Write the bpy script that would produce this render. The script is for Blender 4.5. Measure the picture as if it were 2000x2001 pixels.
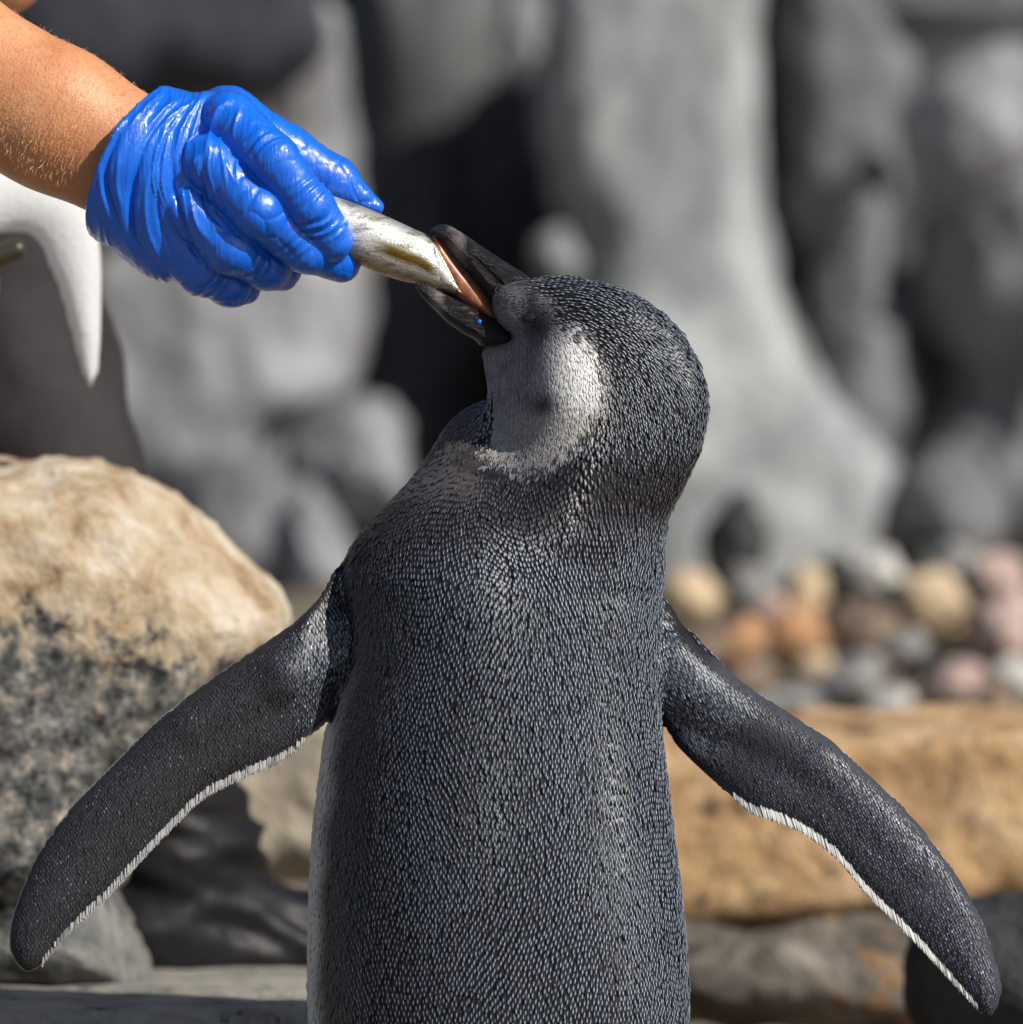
import bpy, math, random
import numpy as np
from mathutils import Vector
from mathutils.bvhtree import BVHTree
from math import radians, sin, cos, pi

random.seed(4)
rng = np.random.default_rng(4)
scene = bpy.context.scene
for o in list(bpy.data.objects):
    bpy.data.objects.remove(o)

# ------------------------------------------------------------------ camera, world, sun
CAM_Y, CAM_Z, S = -4.0, 0.281, 0.28e-3          # S: metres per photo pixel at the bird (y = 0)
cam_d = bpy.data.cameras.new('camera')
cam_d.sensor_width = 36
cam_d.lens = 36 * 4.0 / (2000 * S)
cam_d.clip_start, cam_d.clip_end = 0.1, 200
cam_d.dof.use_dof = True
cam_d.dof.focus_distance = 3.965
cam_d.dof.aperture_fstop = cam_d.lens / 43.0
cam_d.dof.aperture_blades = 0
cam = bpy.data.objects.new('camera', cam_d)
scene.collection.objects.link(cam)
cam.location = (0, CAM_Y, CAM_Z)
cam.rotation_euler = (radians(90), 0, 0)
scene.camera = cam

SUN = Vector((0.64, -0.50, 0.60)).normalized()   # towards the sun
elev, azim = math.asin(SUN.z), math.atan2(SUN.x, SUN.y)
world = bpy.data.worlds.new('World')
scene.world = world
world.use_nodes = True
wn = world.node_tree.nodes
sky = wn.new('ShaderNodeTexSky')
sky.sky_type = 'NISHITA'
sky.sun_disc = False
sky.sun_elevation = elev
sky.sun_rotation = azim
world.node_tree.links.new(sky.outputs[0], wn['Background'].inputs[0])
wn['Background'].inputs[1].default_value = 0.075
sun_d = bpy.data.lights.new('sun', 'SUN')
sun_d.energy = 5.0
sun_d.angle = radians(0.5)
sun_d.color = (1.0, 0.95, 0.87)
sun = bpy.data.objects.new('sun', sun_d)
scene.collection.objects.link(sun)
sun.rotation_euler = SUN.to_track_quat('Z', 'Y').to_euler()
vs = scene.view_settings
vs.view_transform = 'Standard'
vs.look = 'None'
vs.exposure, vs.gamma, vs.use_curve_mapping = 0.12, 1.0, False
scene.cycles.max_bounces = 6

# ------------------------------------------------------------------ helpers
def W(px, py, y=0.0):
    """Point at depth y seen at photo pixel (px, py) from the photo's standpoint."""
    k = S * (y - CAM_Y) / 4.0
    return np.array([(px - 1000) * k, y, CAM_Z - (py - 1000) * k])

def lin(r, g, b):
    f = lambda c: c / 12.92 if c <= 0.04045 else ((c + 0.055) / 1.055) ** 2.4
    return np.array([f(r / 255), f(g / 255), f(b / 255)])

_perm = np.random.default_rng(11).permutation(256)
_perm = np.concatenate([_perm, _perm, _perm])
_grad = np.random.default_rng(12).normal(size=(256, 3))
_grad /= np.linalg.norm(_grad, axis=1)[:, None]
def pnoise(p):
    p = np.asarray(p, float)
    i = np.floor(p).astype(int)
    f = p - i
    u = f * f * f * (f * (f * 6 - 15) + 10)
    i &= 255
    out = 0
    for dx in (0, 1):
        wx = u[..., 0] if dx else 1 - u[..., 0]
        for dy in (0, 1):
            wy = u[..., 1] if dy else 1 - u[..., 1]
            for dz in (0, 1):
                wz = u[..., 2] if dz else 1 - u[..., 2]
                h = _perm[_perm[_perm[i[..., 0] + dx] + i[..., 1] + dy] + i[..., 2] + dz]
                g = _grad[h]
                d = g[..., 0] * (f[..., 0] - dx) + g[..., 1] * (f[..., 1] - dy) + g[..., 2] * (f[..., 2] - dz)
                out = out + wx * wy * wz * d
    return out * 1.6
def fbm(p, octv=4, rough=0.5):
    s, a, t = 0, 1.0, 0
    for k in range(octv):
        s = s + a * pnoise(p * 2.0 ** k + 17.3 * k)
        t += a
        a *= rough
    return s / t
def sstep(a, b, x):
    t = np.clip((x - a) / (b - a), 0, 1)
    return t * t * (3 - 2 * t)

def link(o, parent=None):
    scene.collection.objects.link(o)
    if parent is not None:
        o.parent = parent
    return o
def empty(name, loc, label, cat, group=None):
    o = bpy.data.objects.new(name, None)
    o.empty_display_size = 0.02
    o.location = loc
    tag(o, label, cat, group)
    return link(o)
def tag(o, label=None, cat=None, group=None, kind=None):
    if label: o['label'] = label
    if cat: o['category'] = cat
    if group: o['group'] = group
    if kind: o['kind'] = kind
    return o
def mesh_obj(name, v, f, m=None, parent=None, col=None, smooth=True):
    """v in world metres; parents are unrotated empties, so only their place is taken off."""
    v = np.asarray(v, float)
    me = bpy.data.meshes.new(name)
    f = np.asarray(f) if not isinstance(f, list) else f
    off = np.array(parent_loc(parent))
    me.from_pydata((v - off).tolist(), [], f.tolist() if not isinstance(f, list) else f)
    if smooth:
        me.polygons.foreach_set('use_smooth', np.ones(len(me.polygons), bool))
    if col is not None:
        a = me.color_attributes.new('col', 'FLOAT_COLOR', 'POINT')
        c = np.ones((len(v), 4), np.float32)
        c[:, :3] = col
        a.data.foreach_set('color', c.ravel())
    if m: me.materials.append(m)
    me.update()
    return link(bpy.data.objects.new(name, me), parent)
def parent_loc(p):
    l = Vector((0, 0, 0))
    while p is not None:
        l += p.location
        p = p.parent
    return l
def normals(o):
    me = o.data
    n = np.empty(len(me.vertices) * 3, np.float32)
    me.vertices.foreach_get('normal', n)
    return n.reshape(-1, 3).astype(float)

def surface_nets(F, origin, h):
    """Naive surface nets: closed quad surface of F = 0 (inside negative)."""
    F = np.asarray(F, np.float32)
    neg = F < 0
    nx, ny, nz = F.shape
    cnt = np.zeros((nx - 1, ny - 1, nz - 1), np.int8)
    cor = [(i, j, k) for i in (0, 1) for j in (0, 1) for k in (0, 1)]
    for i, j, k in cor:
        cnt += neg[i:nx - 1 + i, j:ny - 1 + j, k:nz - 1 + k]
    act = np.argwhere((cnt > 0) & (cnt < 8))
    idx = -np.ones(cnt.shape, np.int32)
    idx[act[:, 0], act[:, 1], act[:, 2]] = np.arange(len(act))
    acc = np.zeros((len(act), 3)); n = np.zeros(len(act))
    val = {c: F[act[:, 0] + c[0], act[:, 1] + c[1], act[:, 2] + c[2]] for c in cor}
    for a in cor:
        for ax in range(3):
            if a[ax]: continue
            b = list(a); b[ax] = 1; b = tuple(b)
            va, vb = val[a], val[b]
            m = (va < 0) != (vb < 0)
            t = va / np.where(m, va - vb, 1)
            p = np.tile(np.array(a, float), (len(act), 1)); p[:, ax] = t
            acc += np.where(m[:, None], p, 0); n += m
    verts = (act + acc / n[:, None]) * h + np.array(origin)
    quads = []
    for ax in range(3):
        sl0 = [slice(None)] * 3; sl1 = [slice(None)] * 3
        sl0[ax] = slice(0, -1); sl1[ax] = slice(1, None)
        a, b = neg[tuple(sl0)], neg[tuple(sl1)]
        e = np.argwhere(a != b)
        o1, o2 = [(1, 2), (2, 0), (0, 1)][ax]
        ok = (e[:, o1] > 0) & (e[:, o2] > 0) & (e[:, o1] < F.shape[o1] - 1) & (e[:, o2] < F.shape[o2] - 1)
        e = e[ok]
        q = []
        for d1, d2 in ((1, 1), (0, 1), (0, 0), (1, 0)):
            c = e.copy(); c[:, o1] -= d1; c[:, o2] -= d2
            q.append(idx[c[:, 0], c[:, 1], c[:, 2]])
        q = np.stack(q, 1)
        flip = ~a[e[:, 0], e[:, 1], e[:, 2]]
        q[flip] = q[flip][:, ::-1]
        quads.append(q)
    return verts, np.concatenate(quads)

def grid(lo, hi, h):
    ax = [np.arange(lo[i] - 2 * h, hi[i] + 2 * h, h, dtype=np.float32) for i in range(3)]
    return ax[0][:, None, None], ax[1][None, :, None], ax[2][None, None, :], (ax[0][0], ax[1][0], ax[2][0])
def smin(a, b, k):
    h = np.clip(0.5 + 0.5 * (b - a) / k, 0, 1)
    return b + (a - b) * h - k * h * (1 - h)
def cone(X, Y, Z, a, b, ra, rb, sy=1.0):
    """Distance to a round cone from a to b; sy > 1 flattens it in depth."""
    a = np.asarray(a, float); b = np.asarray(b, float); d = b - a
    t = np.clip(((X - a[0]) * d[0] + (Y - a[1]) * d[1] + (Z - a[2]) * d[2]) / (d @ d), 0, 1)
    return np.sqrt((X - a[0] - t * d[0]) ** 2 + ((Y - a[1] - t * d[1]) * sy) ** 2 + (Z - a[2] - t * d[2]) ** 2) - (ra + (rb - ra) * t)
def ball(X, Y, Z, c, r):
    r = np.asarray(r, float) * np.ones(3)
    return (np.sqrt(((X - c[0]) / r[0]) ** 2 + ((Y - c[1]) / r[1]) ** 2 + ((Z - c[2]) / r[2]) ** 2) - 1) * r.min()
def catmull(pts, n=6, closed=True):
    p = np.asarray(pts, float); out = []
    m = len(p)
    for i in range(m if closed else m - 1):
        g = lambda j: p[j % m] if closed else p[min(max(j, 0), m - 1)]
        p0, p1, p2, p3 = g(i - 1), g(i), g(i + 1), g(i + 2)
        for t in np.arange(n) / n:
            out.append(0.5 * (2 * p1 + (p2 - p0) * t + (2 * p0 - 5 * p1 + 4 * p2 - p3) * t * t + (3 * p1 - p0 - 3 * p2 + p3) * t ** 3))
    if not closed: out.append(p[-1])
    return np.array(out)
def poly_sdf(x, z, poly):
    """Signed distance in the x-z plane (negative inside); x, z any shape."""
    d = np.full(np.broadcast(x, z).shape, 1e9); ins = np.zeros(d.shape, bool)
    n = len(poly)
    for i in range(n):
        a, b = poly[i], poly[(i + 1) % n]
        e = b - a
        t = np.clip(((x - a[0]) * e[0] + (z - a[1]) * e[1]) / max(e @ e, 1e-12), 0, 1)
        d = np.minimum(d, (x - a[0] - t * e[0]) ** 2 + (z - a[1] - t * e[1]) ** 2)
        c = (a[1] > z) != (b[1] > z)
        ins ^= c & (x < (b[0] - a[0]) * (z - a[1]) / (b[1] - a[1] if b[1] != a[1] else 1e-9) + a[0])
    d = np.sqrt(d)
    return np.where(ins, -d, d)
def px_poly(pts, y=0.0, n=6, smooth=True):
    q = np.array([W(a, b, y)[[0, 2]] for a, b in pts])
    return catmull(q, n) if smooth else q
def inflate(poly, y0, T, R, X, Y, Z, pw=2.0):
    """Rounded solid standing on an outline in x-z: half thickness T reached R inside the rim."""
    d = poly_sdf(X[:, 0, :], Z[0, 0, :][None, :], poly)[:, None, :]
    half = T * (1 - (1 - np.clip(-d / R, 0, 1)) ** pw) ** (1 / pw)
    return np.where(d < 0, np.abs(Y - y0) - half, np.sqrt(d * d + (Y - y0) ** 2)), d
def loft(rows, X, Y, Z):
    """rows: py, left px, right px, half depth m, centre y m -> horizontal elliptical slices."""
    r = np.array(sorted([(CAM_Z - (a[0] - 1000) * S, (a[1] - 1000) * S, (a[2] - 1000) * S, a[3], a[4]) for a in rows]))
    zf = np.linspace(r[0, 0], r[-1, 0], 400)
    def sm(c):
        v = np.interp(zf, r[:, 0], c)
        k = np.hanning(17); k /= k.sum()
        return np.convolve(np.pad(v, 8, 'edge'), k, 'valid')
    z = Z[0, 0, :]
    g = lambda c: np.interp(z, zf, sm(c))[None, None, :]
    L, Rr, b, cy = g(r[:, 1]), g(r[:, 2]), g(r[:, 3]), g(r[:, 4])
    a, cx = (Rr - L) / 2, (Rr + L) / 2
    f = (np.sqrt(((X - cx) / a) ** 2 + ((Y - cy) / b) ** 2) - 1) * np.minimum(a, b)
    cap = np.maximum(Z - r[-1, 0], r[0, 0] - Z)
    return np.maximum(f, cap)

# ------------------------------------------------------------------ materials
class M:
    def __init__(s, name, rough=0.6, spec=0.5, metal=0.0, **kw):
        s.m = bpy.data.materials.new(name); s.m.use_nodes = True
        s.nt = s.m.node_tree; s.b = s.nt.nodes['Principled BSDF']
        s.set(Roughness=rough, Metallic=metal, **{'Specular IOR Level': spec}); s.set(**kw)
    def set(s, **kw):
        for k, v in kw.items():
            i = s.b.inputs[k.replace('_', ' ')]
            if isinstance(v, bpy.types.NodeSocket): s.nt.links.new(v, i)
            else: i.default_value = (*v, 1) if hasattr(v, '__len__') and len(v) == 3 and i.type == 'RGBA' else v
        return s
    def node(s, t, ins=None, **props):
        n = s.nt.nodes.new(t)
        for k, v in props.items(): setattr(n, k, v)
        for k, v in (ins or {}).items():
            if isinstance(v, bpy.types.NodeSocket): s.nt.links.new(v, n.inputs[k])
            else: n.inputs[k].default_value = v
        return n
    def coord(s, scale=(1, 1, 1), rot=(0, 0, 0)):
        tc = s.node('ShaderNodeTexCoord')
        mp = s.node('ShaderNodeMapping', {'Vector': tc.outputs['Object'], 'Scale': scale, 'Rotation': rot})
        return mp.outputs[0]
    def noise(s, scale, detail=6, rough=0.6, vec=None, dist=0.0):
        return s.node('ShaderNodeTexNoise', {'Scale': scale, 'Detail': detail, 'Roughness': rough, 'Distortion': dist, 'Vector': vec if vec else s.coord()}).outputs[0]
    def voro(s, scale, vec=None, feature='F1'):
        return s.node('ShaderNodeTexVoronoi', {'Scale': scale, 'Vector': vec if vec else s.coord()}, feature=feature).outputs[0]
    def ramp(s, fac, stops):
        r = s.node('ShaderNodeValToRGB', {'Fac': fac})
        e = r.color_ramp.elements
        while len(e) < len(stops): e.new(0.5)
        for el, (p, c) in zip(e, stops):
            el.position = p; el.color = (*c, 1) if hasattr(c, '__len__') else (c, c, c, 1)
        return r.outputs[0]
    def mix(s, fac, a, b, mode='MIX'):
        n = s.node('ShaderNodeMix', data_type='RGBA', blend_type=mode)
        for i, v in ((0, fac), (6, a), (7, b)):
            if isinstance(v, bpy.types.NodeSocket): s.nt.links.new(v, n.inputs[i])
            else: n.inputs[i].default_value = v if i == 0 else (*v, 1)
        return n.outputs[2]
    def math(s, op, a, b=0.0, clamp=False):
        n = s.node('ShaderNodeMath', operation=op, use_clamp=clamp)
        for i, v in ((0, a), (1, b)):
            if isinstance(v, bpy.types.NodeSocket): s.nt.links.new(v, n.inputs[i])
            else: n.inputs[i].default_value = v
        return n.outputs[0]
    def attr(s, name='col'):
        return s.node('ShaderNodeAttribute', attribute_name=name).outputs['Color']
    def bump(s, h, strength=0.5, dist=0.002, prev=None):
        n = s.node('ShaderNodeBump', {'Height': h, 'Strength': strength, 'Distance': dist})
        if prev: s.nt.links.new(prev, n.inputs['Normal'])
        s.set(Normal=n.outputs[0])
        return n.outputs[0]

def rock_mat(name, cols, scale=8.0, grain=90.0, bump=0.01, rough=0.85, speck=None, stretch=(1, 1, 1)):
    m = M(name, rough, 0.25)
    v = m.coord(stretch)
    a = m.noise(scale, 8, 0.62, v, 0.6)
    n = len(cols)
    c = m.ramp(a, [(0.30 + 0.42 * i / max(n - 1, 1), cols[i]) for i in range(n)])
    g = m.noise(grain, 5, 0.7, v)
    c = m.mix(0.55, c, m.ramp(g, [(0.3, 0.55), (0.7, 1.0)]), 'MULTIPLY')
    if speck is not None:
        s = m.noise(grain * 0.45, 3, 0.6, v)
        c = m.mix(m.ramp(s, [(0.60, 0.0), (0.68, 1.0)]), c, speck)
    m.set(Base_Color=c)
    b1 = m.bump(a, 0.6, bump * 2)
    m.bump(g, 0.5, bump * 0.35, b1)
    return m.m
#SPLIT

# ------------------------------------------------------------------ the setting: ground, cliff
GZ = -0.13
m_ground = rock_mat('gravel_ground', [lin(88, 82, 76), lin(132, 120, 106), lin(160, 146, 128)], 6, 70, 0.02)
m_cliff = rock_mat('cliff_rock', [(0.024, 0.023, 0.023), (0.05, 0.049, 0.048), (0.08, 0.079, 0.078)], 2.2, 30, 0.06)
def ground():
    n = 120
    xs = np.linspace(-1, 1, n); xs = np.sign(xs) * (np.abs(xs) ** 2.2) * 60
    ys = np.linspace(-1, 1, n); ys = np.sign(ys) * (np.abs(ys) ** 2.2) * 60
    X, Y = np.meshgrid(xs, ys, indexing='ij')
    P = np.stack([X, Y, np.zeros_like(X)], -1)
    P[..., 2] = GZ + 0.012 * fbm(P * 3.0, 4) * np.exp(-(X ** 2 + Y ** 2) / 30)
    i = np.arange(n * n).reshape(n, n)
    f = np.stack([i[:-1, :-1], i[1:, :-1], i[1:, 1:], i[:-1, 1:]], -1).reshape(-1, 4)
    tag(mesh_obj('ground', P.reshape(-1, 3), f, m_ground), kind='structure')
ground()
def cliff():
    n, k = 130, 90
    xs = np.linspace(-6, 6, n); zs = np.linspace(GZ - 0.1, 4.0, k)
    X, Z = np.meshgrid(xs, zs, indexing='ij')
    Y = 5.2 + 0.25 * (Z - GZ)
    P = np.stack([X, Y, Z], -1)
    P[..., 1] += 0.55 * fbm(P * np.array([1.3, 1, 0.8]) + 3.1, 5, 0.55)
    i = np.arange(n * k).reshape(n, k)
    f = np.stack([i[:-1, :-1], i[1:, :-1], i[1:, 1:], i[:-1, 1:]], -1).reshape(-1, 4)
    tag(mesh_obj('cliff', P.reshape(-1, 3), f, m_cliff), kind='structure')
cliff()

# ------------------------------------------------------------------ boulders and stones
def stone_outline(name, label, pts, y, T, R, mat, h=0.008, rough=0.01, freq=12, seed=0, cat='boulder', group=None, pw=2.0, facet=0.0):
    poly = px_poly(pts, y)
    lo = np.array([poly[:, 0].min(), y - T, poly[:, 1].min()]); hi = np.array([poly[:, 0].max(), y + T, poly[:, 1].max()])
    X, Y, Z, org = grid(lo, hi, h)
    F, _ = inflate(poly, y, T, R, X, Y, Z, pw)
    v, f = surface_nets(F, org, h)
    base = np.array([v[:, 0].mean(), y, v[:, 2].min()])
    o = mesh_obj(name, v - base, f, mat)
    o.location = base
    n = normals(o)
    d = rough * fbm(v * freq + seed * 7.7, 5, 0.55)
    if facet: d += facet * np.round(2.2 * pnoise(v * freq * 0.5 + seed * 3.3)) / 2.2
    v2 = v - base + n * d[:, None]
    for _ in range(1):
        o.data.vertices.foreach_set('co', v2.astype(np.float32).ravel())
    o.data.update()
    return tag(o, label, cat, group)
_ico = {}
def ico(sub):
    if sub not in _ico:
        import bmesh
        bm = bmesh.new()
        bmesh.ops.create_icosphere(bm, subdivisions=sub, radius=1)
        _ico[sub] = (np.array([v.co[:] for v in bm.verts]), [[v.index for v in f.verts] for f in bm.faces])
        bm.free()
    return _ico[sub]
def stone(name, label, px, py, rx, ry, y, mat, rd=None, seed=0, sub=5, rough=0.16, freq=1.5, cuts=5, tilt=0.0, cat='boulder', group=None):
    """A stone centred at photo pixel (px, py) at depth y, half sizes in pixels there."""
    k = S * (y - CAM_Y) / 4
    v, f = ico(sub)
    v = v.copy()
    r = np.random.default_rng(seed + 100)
    for _ in range(cuts):                                   # flattened faces
        n = r.normal(size=3); n /= np.linalg.norm(n)
        h = r.uniform(0.62, 0.88)
        e = v @ n - h
        v -= np.where(e > 0, e * 0.85, 0)[:, None] * n
    v *= (1 + rough * fbm(v * freq + seed * 5.1, 5, 0.55))[:, None]
    v *= np.array([rx * k, (rd if rd else (rx + ry) / 2) * k, ry * k])
    c, s = cos(tilt), sin(tilt)
    v = v @ np.array([[c, 0, s], [0, 1, 0], [-s, 0, c]])
    o = mesh_obj(name, v, f, mat)
    o.location = W(px, py, y)
    return tag(o, label, cat, group)

def grey_rock(name, g, blue=3, scale=7):
    c = np.array([g, g + 1, g + 1 + blue], float)
    return rock_mat(name, [lin(*(c * .62)), lin(*(c * .95)), lin(*np.minimum(c * 1.16, 235))], scale, 26, 0.04, stretch=(1, 1, .6))
g_pale = rock_mat('pale_grey_rock', [lin(112, 115, 117), lin(172, 175, 176), lin(206, 208, 208)], 8, 26, 0.04, stretch=(1, 1, .6))
g_face = grey_rock('grey_face_rock', 166)
g_mid = grey_rock('mid_grey_rock', 152)
g_dark = grey_rock('dark_grey_rock', 126, 2)
g_blue = grey_rock('bluish_dark_rock', 66, 10)
g_black = grey_rock('black_rock', 104, 0)
g_rear = grey_rock('rear_rock', 104, 2)
g_low = grey_rock('charcoal_rock', 66)
g_beige = rock_mat('beige_rock', [lin(150, 140, 124), lin(178, 168, 150), lin(190, 182, 168)], 5, 50, 0.02)

# far rocks behind the bird
stone_outline('boulder', 'tall pale grey pillar of rock with a spreading foot behind the bird', [
    (1080, -260), (1072, 160), (1082, 330), (1108, 440), (1128, 520), (1118, 700), (1120, 900), (1140, 1180), (1330, 1270), (1560, 1245),
    (1680, 1180), (1745, 1120), (1765, 1010), (1715, 890), (1610, 780), (1560, 660), (1505, 520), (1482, 320), (1465, 100), (1450, -260)], 3.75, 0.26, 0.05, g_pale, 0.016, 0.04, 4, 1, pw=3.2)
stone_outline('boulder', 'broad grey rock face behind the gloved hand, left of the black cleft', [
    (120, 60), (420, 30), (590, 30), (672, 90), (678, 400), (678, 720), (640, 800), (530, 840), (480, 930), (250, 960), (150, 760)], 3.40, 0.20, 0.04, g_face, 0.014, 0.07, 4, 21, pw=3.0)
stone_outline('boulder', 'dark bluish rock at the top left above the forearm', [
    (-300, -400), (600, -400), (640, 60), (600, 150), (430, 200), (250, 230), (60, 260), (-300, 330)], 3.25, 0.24, 0.05, g_blue, 0.016, 0.06, 4, 22, pw=3.0)
stone_outline('boulder', 'dark grey rock wall right of the pale pillar', [
    (1440, -300), (1700, -300), (1790, 60), (1745, 260), (1740, 420), (1790, 620), (1800, 760), (1740, 900), (1790, 1080), (1720, 1200), (1560, 1150), (1480, 600)], 3.95, 0.26, 0.12, g_dark, 0.016, 0.10, 4, 23, pw=2.6, facet=0.045)
stone_outline('boulder', 'grey upright rock along the right edge below the wedge', [
    (1830, 340), (1930, 300), (2300, 320), (2320, 1200), (1850, 1220), (1800, 1040), (1790, 900), (1840, 740), (1800, 600)], 3.85, 0.22, 0.12, g_mid, 0.016, 0.10, 4, 24, pw=2.6, facet=0.045)
stone_outline('boulder', 'dark grey rear rock wall showing in the cracks at the right edge', [
    (1500, -500), (2500, -500), (2500, 1300), (1520, 1300)], 4.40, 0.20, 0.05, g_rear, 0.02, 0.10, 4, 26, pw=3.0, facet=0.045)
far = [
 # label, px, py, rx, ry, y, mat, seed, tilt
 ('black rock filling the tall cleft behind the fish', 860, 330, 330, 760, 4.45, g_black, 3, 0.0),
 ('rounded pale grey rock just below the black cleft, left of the bird', 700, 885, 140, 140, 3.25, g_mid, 4, 0.5),
 ('grey rock low behind the tan boulder, above the left flipper', 460, 1090, 230, 190, 3.15, g_dark, 5, 0.2),
 ('small pale rock squeezed between the bird and the grey rock at its left', 630, 1100, 75, 150, 3.05, g_mid, 6, 0.1),
 ('pale hanging knob of rock at the top of the black cleft', 1030, 30, 66, 135, 3.55, g_mid, 7, -0.1),
 ('small pale round knob beside the pillar, above the head of the bird', 1090, 500, 50, 60, 3.35, g_mid, 8, 0.0),
 ('pale slanting wedge of rock at the upper right corner', 1900, 240, 185, 130, 3.60, g_mid, 10, 0.75),
 ('dark rock at the top right corner above the wedge', 1900, -20, 280, 100, 3.85, g_dark, 13, 0.1),
 ('grey lump of rock left of the long dark crack at right', 1660, 560, 70, 200, 3.57, g_dark, 14, -0.15),
 ('low grey rock right of the foot of the pillar', 1850, 1010, 120, 140, 3.51, g_dark, 12, -0.2),
]
for lab, px, py, rx, ry, y, mt, sd, tl in far:
    stone('boulder', lab, px, py, rx, ry, y, mt, rd=min(rx, ry) * 1.1, seed=sd, sub=5, rough=0.22, cuts=6, tilt=tl)

# pebble bank at right
def pebble_mat(name, c):
    c = np.array(c)
    c = (c * .8 + c.mean() * .2) * 1.2
    return rock_mat(name, [c * 0.55, c, np.minimum(c * 1.25, 0.8)], 16, 90, 0.01)
pm = {'orange': pebble_mat('orange_pebble', lin(190, 138, 88)), 'tan': pebble_mat('tan_pebble', lin(196, 170, 132)),
      'pink': pebble_mat('pink_pebble', lin(190, 160, 150)), 'grey': pebble_mat('grey_pebble', lin(140, 138, 136)),
      'dark': pebble_mat('dark_pebble', lin(58, 58, 56)), 'white': pebble_mat('white_pebble', lin(196, 192, 184)),
      'brown': pebble_mat('brown_pebble', lin(128, 108, 90)), 'moss': pebble_mat('mossy_pebble', lin(66, 68, 52))}
pebs = [
 ('tan', 'large upright tan pebble standing highest in the pebble bank', 1822, 1185, 66, 78),
 ('pink', 'pale pink pebble at the right edge of the frame', 1965, 1215, 60, 75),
 ('orange', 'bright orange pebble nearest the bird\'s right shoulder', 1455, 1255, 52, 45),
 ('orange', 'light orange pebble beside the bright orange one', 1555, 1240, 58, 62),
 ('white', 'whitish pebble at the top of the bank left of the tall tan pebble', 1705, 1115, 62, 50),
 ('dark', 'black stone behind the bird\'s shoulder under the pale pillar', 1440, 1080, 70, 110),
 ('grey', 'grey pebble in front of the black stone', 1465, 1150, 45, 48),
 ('brown', 'broad brown pebble in the middle of the bank', 1690, 1235, 80, 58),
 ('pink', 'pinkish pebble resting just above the tan slab', 1870, 1340, 66, 48),
 ('dark', 'dark pebble under the tall tan pebble', 1800, 1320, 60, 55),
 ('grey', 'wide grey pebble low in the bank left of centre', 1660, 1330, 95, 52),
 ('moss', 'dark green mossy stone behind the light orange pebble', 1620, 1150, 60, 62),
 ('grey', 'pale grey pebble just above the tan slab near the flipper', 1545, 1370, 70, 34),
 ('brown', 'brown pebble close to the bird\'s right flipper', 1460, 1330, 60, 40),
 ('white', 'white pebble at the right edge below the pink one', 1985, 1330, 50, 48),
 ('moss', 'small mossy stone left of the tall tan pebble', 1745, 1180, 40, 50),
 ('tan', 'beige pebble next to the bird\'s shoulder', 1350, 1170, 60, 60),
 ('dark', 'dark stone between the pink pebble and the tall tan pebble', 1905, 1180, 42, 80),
 ('pink', 'rosy pebble sitting between the two orange pebbles', 1510, 1195, 40, 38),
 ('grey', 'grey pebble tucked under the large upright tan pebble', 1770, 1265, 44, 36),
 ('white', 'cream pebble low at the bank edge near the middle of the tan slab', 1740, 1375, 46, 32),
 ('brown', 'brown pebble right of the pinkish one just above the slab', 1945, 1370, 48, 40),
 ('tan', 'sandy pebble below the light orange pebble', 1590, 1305, 40, 36),
 ('pink', 'dull pink pebble highest at the far right', 1950, 1120, 60, 46),
 ('grey', 'grey stone at the top right behind the upright tan pebble', 1860, 1105, 62, 46),
 ('tan', 'beige stone between the black stone and the whitish pebble', 1570, 1150, 48, 48),
 ('brown', 'brown stone beside the shoulder of the bird under the beige pebble', 1375, 1270, 56, 46),
 ('grey', 'bluish grey pebble at the foot of the bank next to the flipper', 1470, 1400, 52, 30),
]
for i, (c, lab, px, py, rx, ry) in enumerate(pebs):
    y = 2.30 + 0.12 * ((1400 - py) / 300) * 2 + (0.05 if c in ('dark', 'moss') else 0)
    stone('pebble', lab, px, py, rx, ry, y, pm[c], seed=30 + i, sub=4, rough=0.34, cuts=7, freq=1.8, tilt=rng.uniform(-.5, .5), cat='pebble', group='pebbles in the bank behind the tan slab')
def bank():
    n, k = 60, 30
    xs = np.linspace(-2.0, 2.0, n); ys = np.linspace(1.7, 4.6, k)
    X, Y = np.meshgrid(xs, ys, indexing='ij')
    Z = GZ + 0.02 + 0.30 * sstep(1.85, 2.65, Y)
    P = np.stack([X, Y, Z], -1)
    P[..., 2] += 0.05 * fbm(P * 7, 4)
    P[:, 0, 2] = GZ - 0.05
    i = np.arange(n * k).reshape(n, k)
    f = np.stack([i[:-1, :-1], i[1:, :-1], i[1:, 1:], i[:-1, 1:]], -1).reshape(-1, 4)
    tag(mesh_obj('pebble_bank', P.reshape(-1, 3), f, rock_mat('bank_earth', [lin(84, 80, 72), lin(128, 118, 104), lin(160, 146, 128)], 20, 90, 0.02)), kind='structure')
bank()

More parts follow.
